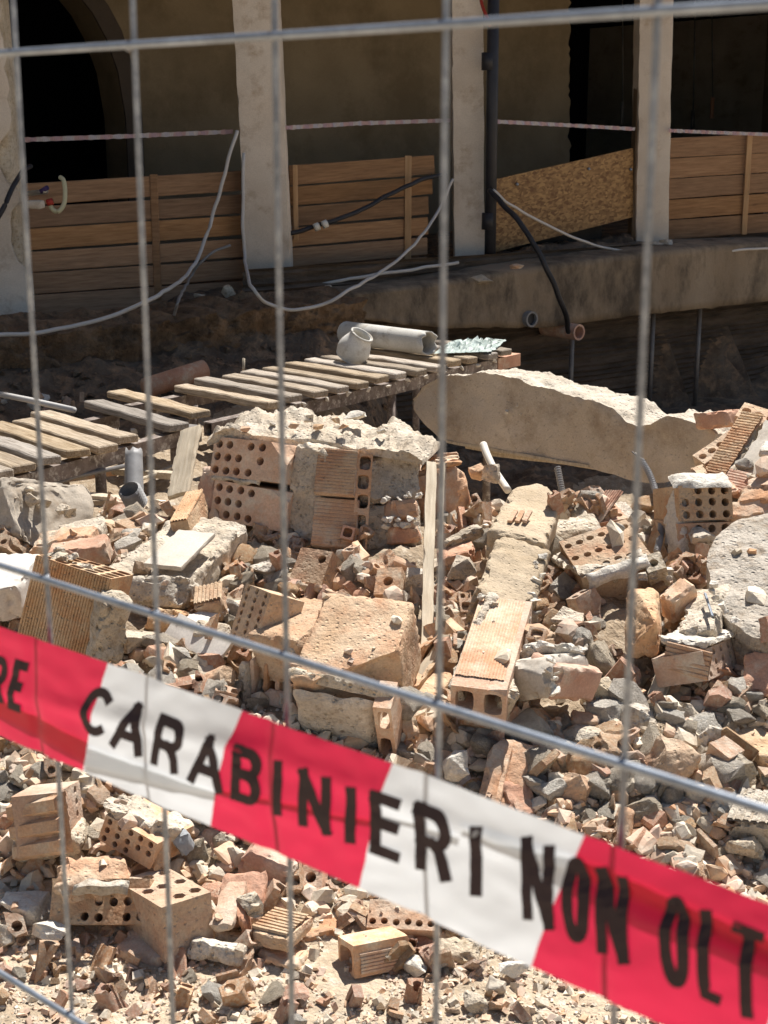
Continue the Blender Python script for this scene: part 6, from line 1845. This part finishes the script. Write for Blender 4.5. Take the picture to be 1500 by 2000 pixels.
# glyphs as pen strokes in a unit box (x right, y down)
def arc(cx, cy, rx, ry, a0, a1, n=14):
    return [(cx + rx * math.cos(R(a0 + (a1 - a0) * i / n)), cy + ry * math.sin(R(a0 + (a1 - a0) * i / n))) for i in range(n + 1)]
GL = {
 'C': [arc(.5, .5, .5, .5, -52, -308, 26)],
 'A': [[(0, 1), (.5, 0)], [(.5, 0), (1, 1)], [(.18, .68), (.82, .68)]],
 'R': [[(0, 0), (0, 1)], [(0, 0), (.62, 0)] + arc(.62, .27, .38, .27, -90, 90, 12) + [(0, .54)], [(.5, .54), (.72, .62), (.9, .8), (1, 1)]],
 'B': [[(0, 0), (0, 1)], [(0, 0), (.6, 0)] + arc(.6, .235, .33, .235, -90, 90, 12) + [(0, .47)], [(0, .47), (.62, .47)] + arc(.62, .735, .38, .265, -90, 90, 12) + [(0, 1)]],
 'I': [[(.5, 0), (.5, 1)]],
 'N': [[(0, 1), (0, 0)], [(0, 0), (1, 1)], [(1, 1), (1, 0)]],
 'E': [[(0, 0), (0, 1)], [(0, 0), (1, 0)], [(0, .48), (.9, .48)], [(0, 1), (1, 1)]],
 'O': [arc(.5, .5, .5, .5, -90, 270, 34)],
 'L': [[(0, 0), (0, 1), (1, 1)]],
 'T': [[(0, 0), (1, 0)], [(.5, 0), (.5, 1)]],
}
def u_of(px, v):
    """tape coordinate whose picture position is px at height v"""
    def xm(u):
        p = tape_pt(u, v) - Vector((0, 0, CAM_H))
        return CX + F_PX * p.x / (p.y * _cp - p.z * _sp)
    lo, hi = 0.0, len(ST) - 1.0
    for _ in range(34):
        m_ = (lo + hi) / 2
        if xm(m_) < px: lo = m_
        else: hi = m_
    return lo
def glyph(ch, x0, x1, v0, v1, t_px, idx):
    vm = (v0 + v1) / 2
    u0, u1 = u_of(x0, vm), u_of(x1, vm)
    up = min(1.0, max(0.0, (x0 - 250) / 250))          # how upright the letter is printed against the slant of the bands
    lean = ((u_of((x0 + x1) / 2, v1) - u_of((x0 + x1) / 2, v0)) / (v1 - v0)) * up
    # pen in picture-like units of the tape: one u-unit spans sx metres, one v-unit sy metres
    um = (u0 + u1) / 2
    sx = (tape_pt(um + .05, vm) - tape_pt(um - .05, vm)).length / .1
    sy = (tape_pt(um, 1) - tape_pt(um, 0)).length
    hw = t_px / 2
    if ch != 'I':
        u0 += hw / sx; u1 -= hw / sx
    v0 += hw / sy * .6; v1 -= hw / sy * .6
    vs, fs = [], []
    for si, pl in enumerate(GL[ch]):
        P = [Vector(((u0 + (u1 - u0) * x + lean * (v1 - v0) * (y - .5)) * sx, (v0 + (v1 - v0) * y) * sy)) for x, y in pl]
        Q = []
        for a_, b_ in zip(P[:-1], P[1:]):
            n_ = max(1, int((b_ - a_).length / .004))
            Q += [a_.lerp(b_, i / n_) for i in range(n_)]
        Q.append(P[-1])
        closed = (P[0] - P[-1]).length < 1e-6
        if not closed:
            Q[0] = Q[0] - (Q[1] - Q[0]).normalized() * hw * .92
            Q[-1] = Q[-1] + (Q[-1] - Q[-2]).normalized() * hw * .92
        b0 = len(vs)
        for i, q in enumerate(Q):
            if closed and i in (0, len(Q) - 1): d = (Q[1] - Q[-2])
            else: d = Q[min(i + 1, len(Q) - 1)] - Q[max(i - 1, 0)]
            d = d.normalized(); nn_ = Vector((-d.y, d.x))
            for sg in (-1, 1):
                e = q + nn_ * hw * sg
                vs.append(tape_pt(e.x / sx, e.y / sy, .0005 + .00012 * si))
        for i in range(len(Q) - 1):
            fs.append((b0 + 2 * i, b0 + 2 * i + 1, b0 + 2 * i + 3, b0 + 2 * i + 2))
    link('printed_letter', me_from(vs, fs, 'letter'), M['ink'], tape)
LET = [('R', -22, 12, .26, .66, .0066), ('E', 20, 46, .24, .68, .0066),
       ('C', 160, 214, .22, .62, .0066), ('A', 220, 286, .24, .645, .0066), ('R', 302, 358, .24, .65, .0066), ('A', 374, 440, .25, .66, .0066),
       ('B', 453, 512, .24, .66, .0066), ('I', 530, 555, .25, .66, .0066), ('N', 583, 648, .24, .67, .0066), ('I', 672, 700, .25, .66, .0068), ('E', 724, 786, .22, .66, .0068),
       ('R', 812, 884, .20, .65, .0068), ('I', 915, 948, .21, .66, .0068),
       ('N', 1020, 1082, .15, .665, .0055), ('O', 1098, 1152, .16, .67, .0055), ('N', 1164, 1226, .17, .67, .0055),
       ('O', 1288, 1346, .16, .68, .0055), ('L', 1362, 1406, .17, .68, .0055), ('T', 1425, 1490, .17, .68, .0055),
       ('R', 1545, 1610, .18, .68, .0055), ('E', 1650, 1705, .18, .68, .0055)]
for k, q in enumerate(LET):
    glyph(*q, k)
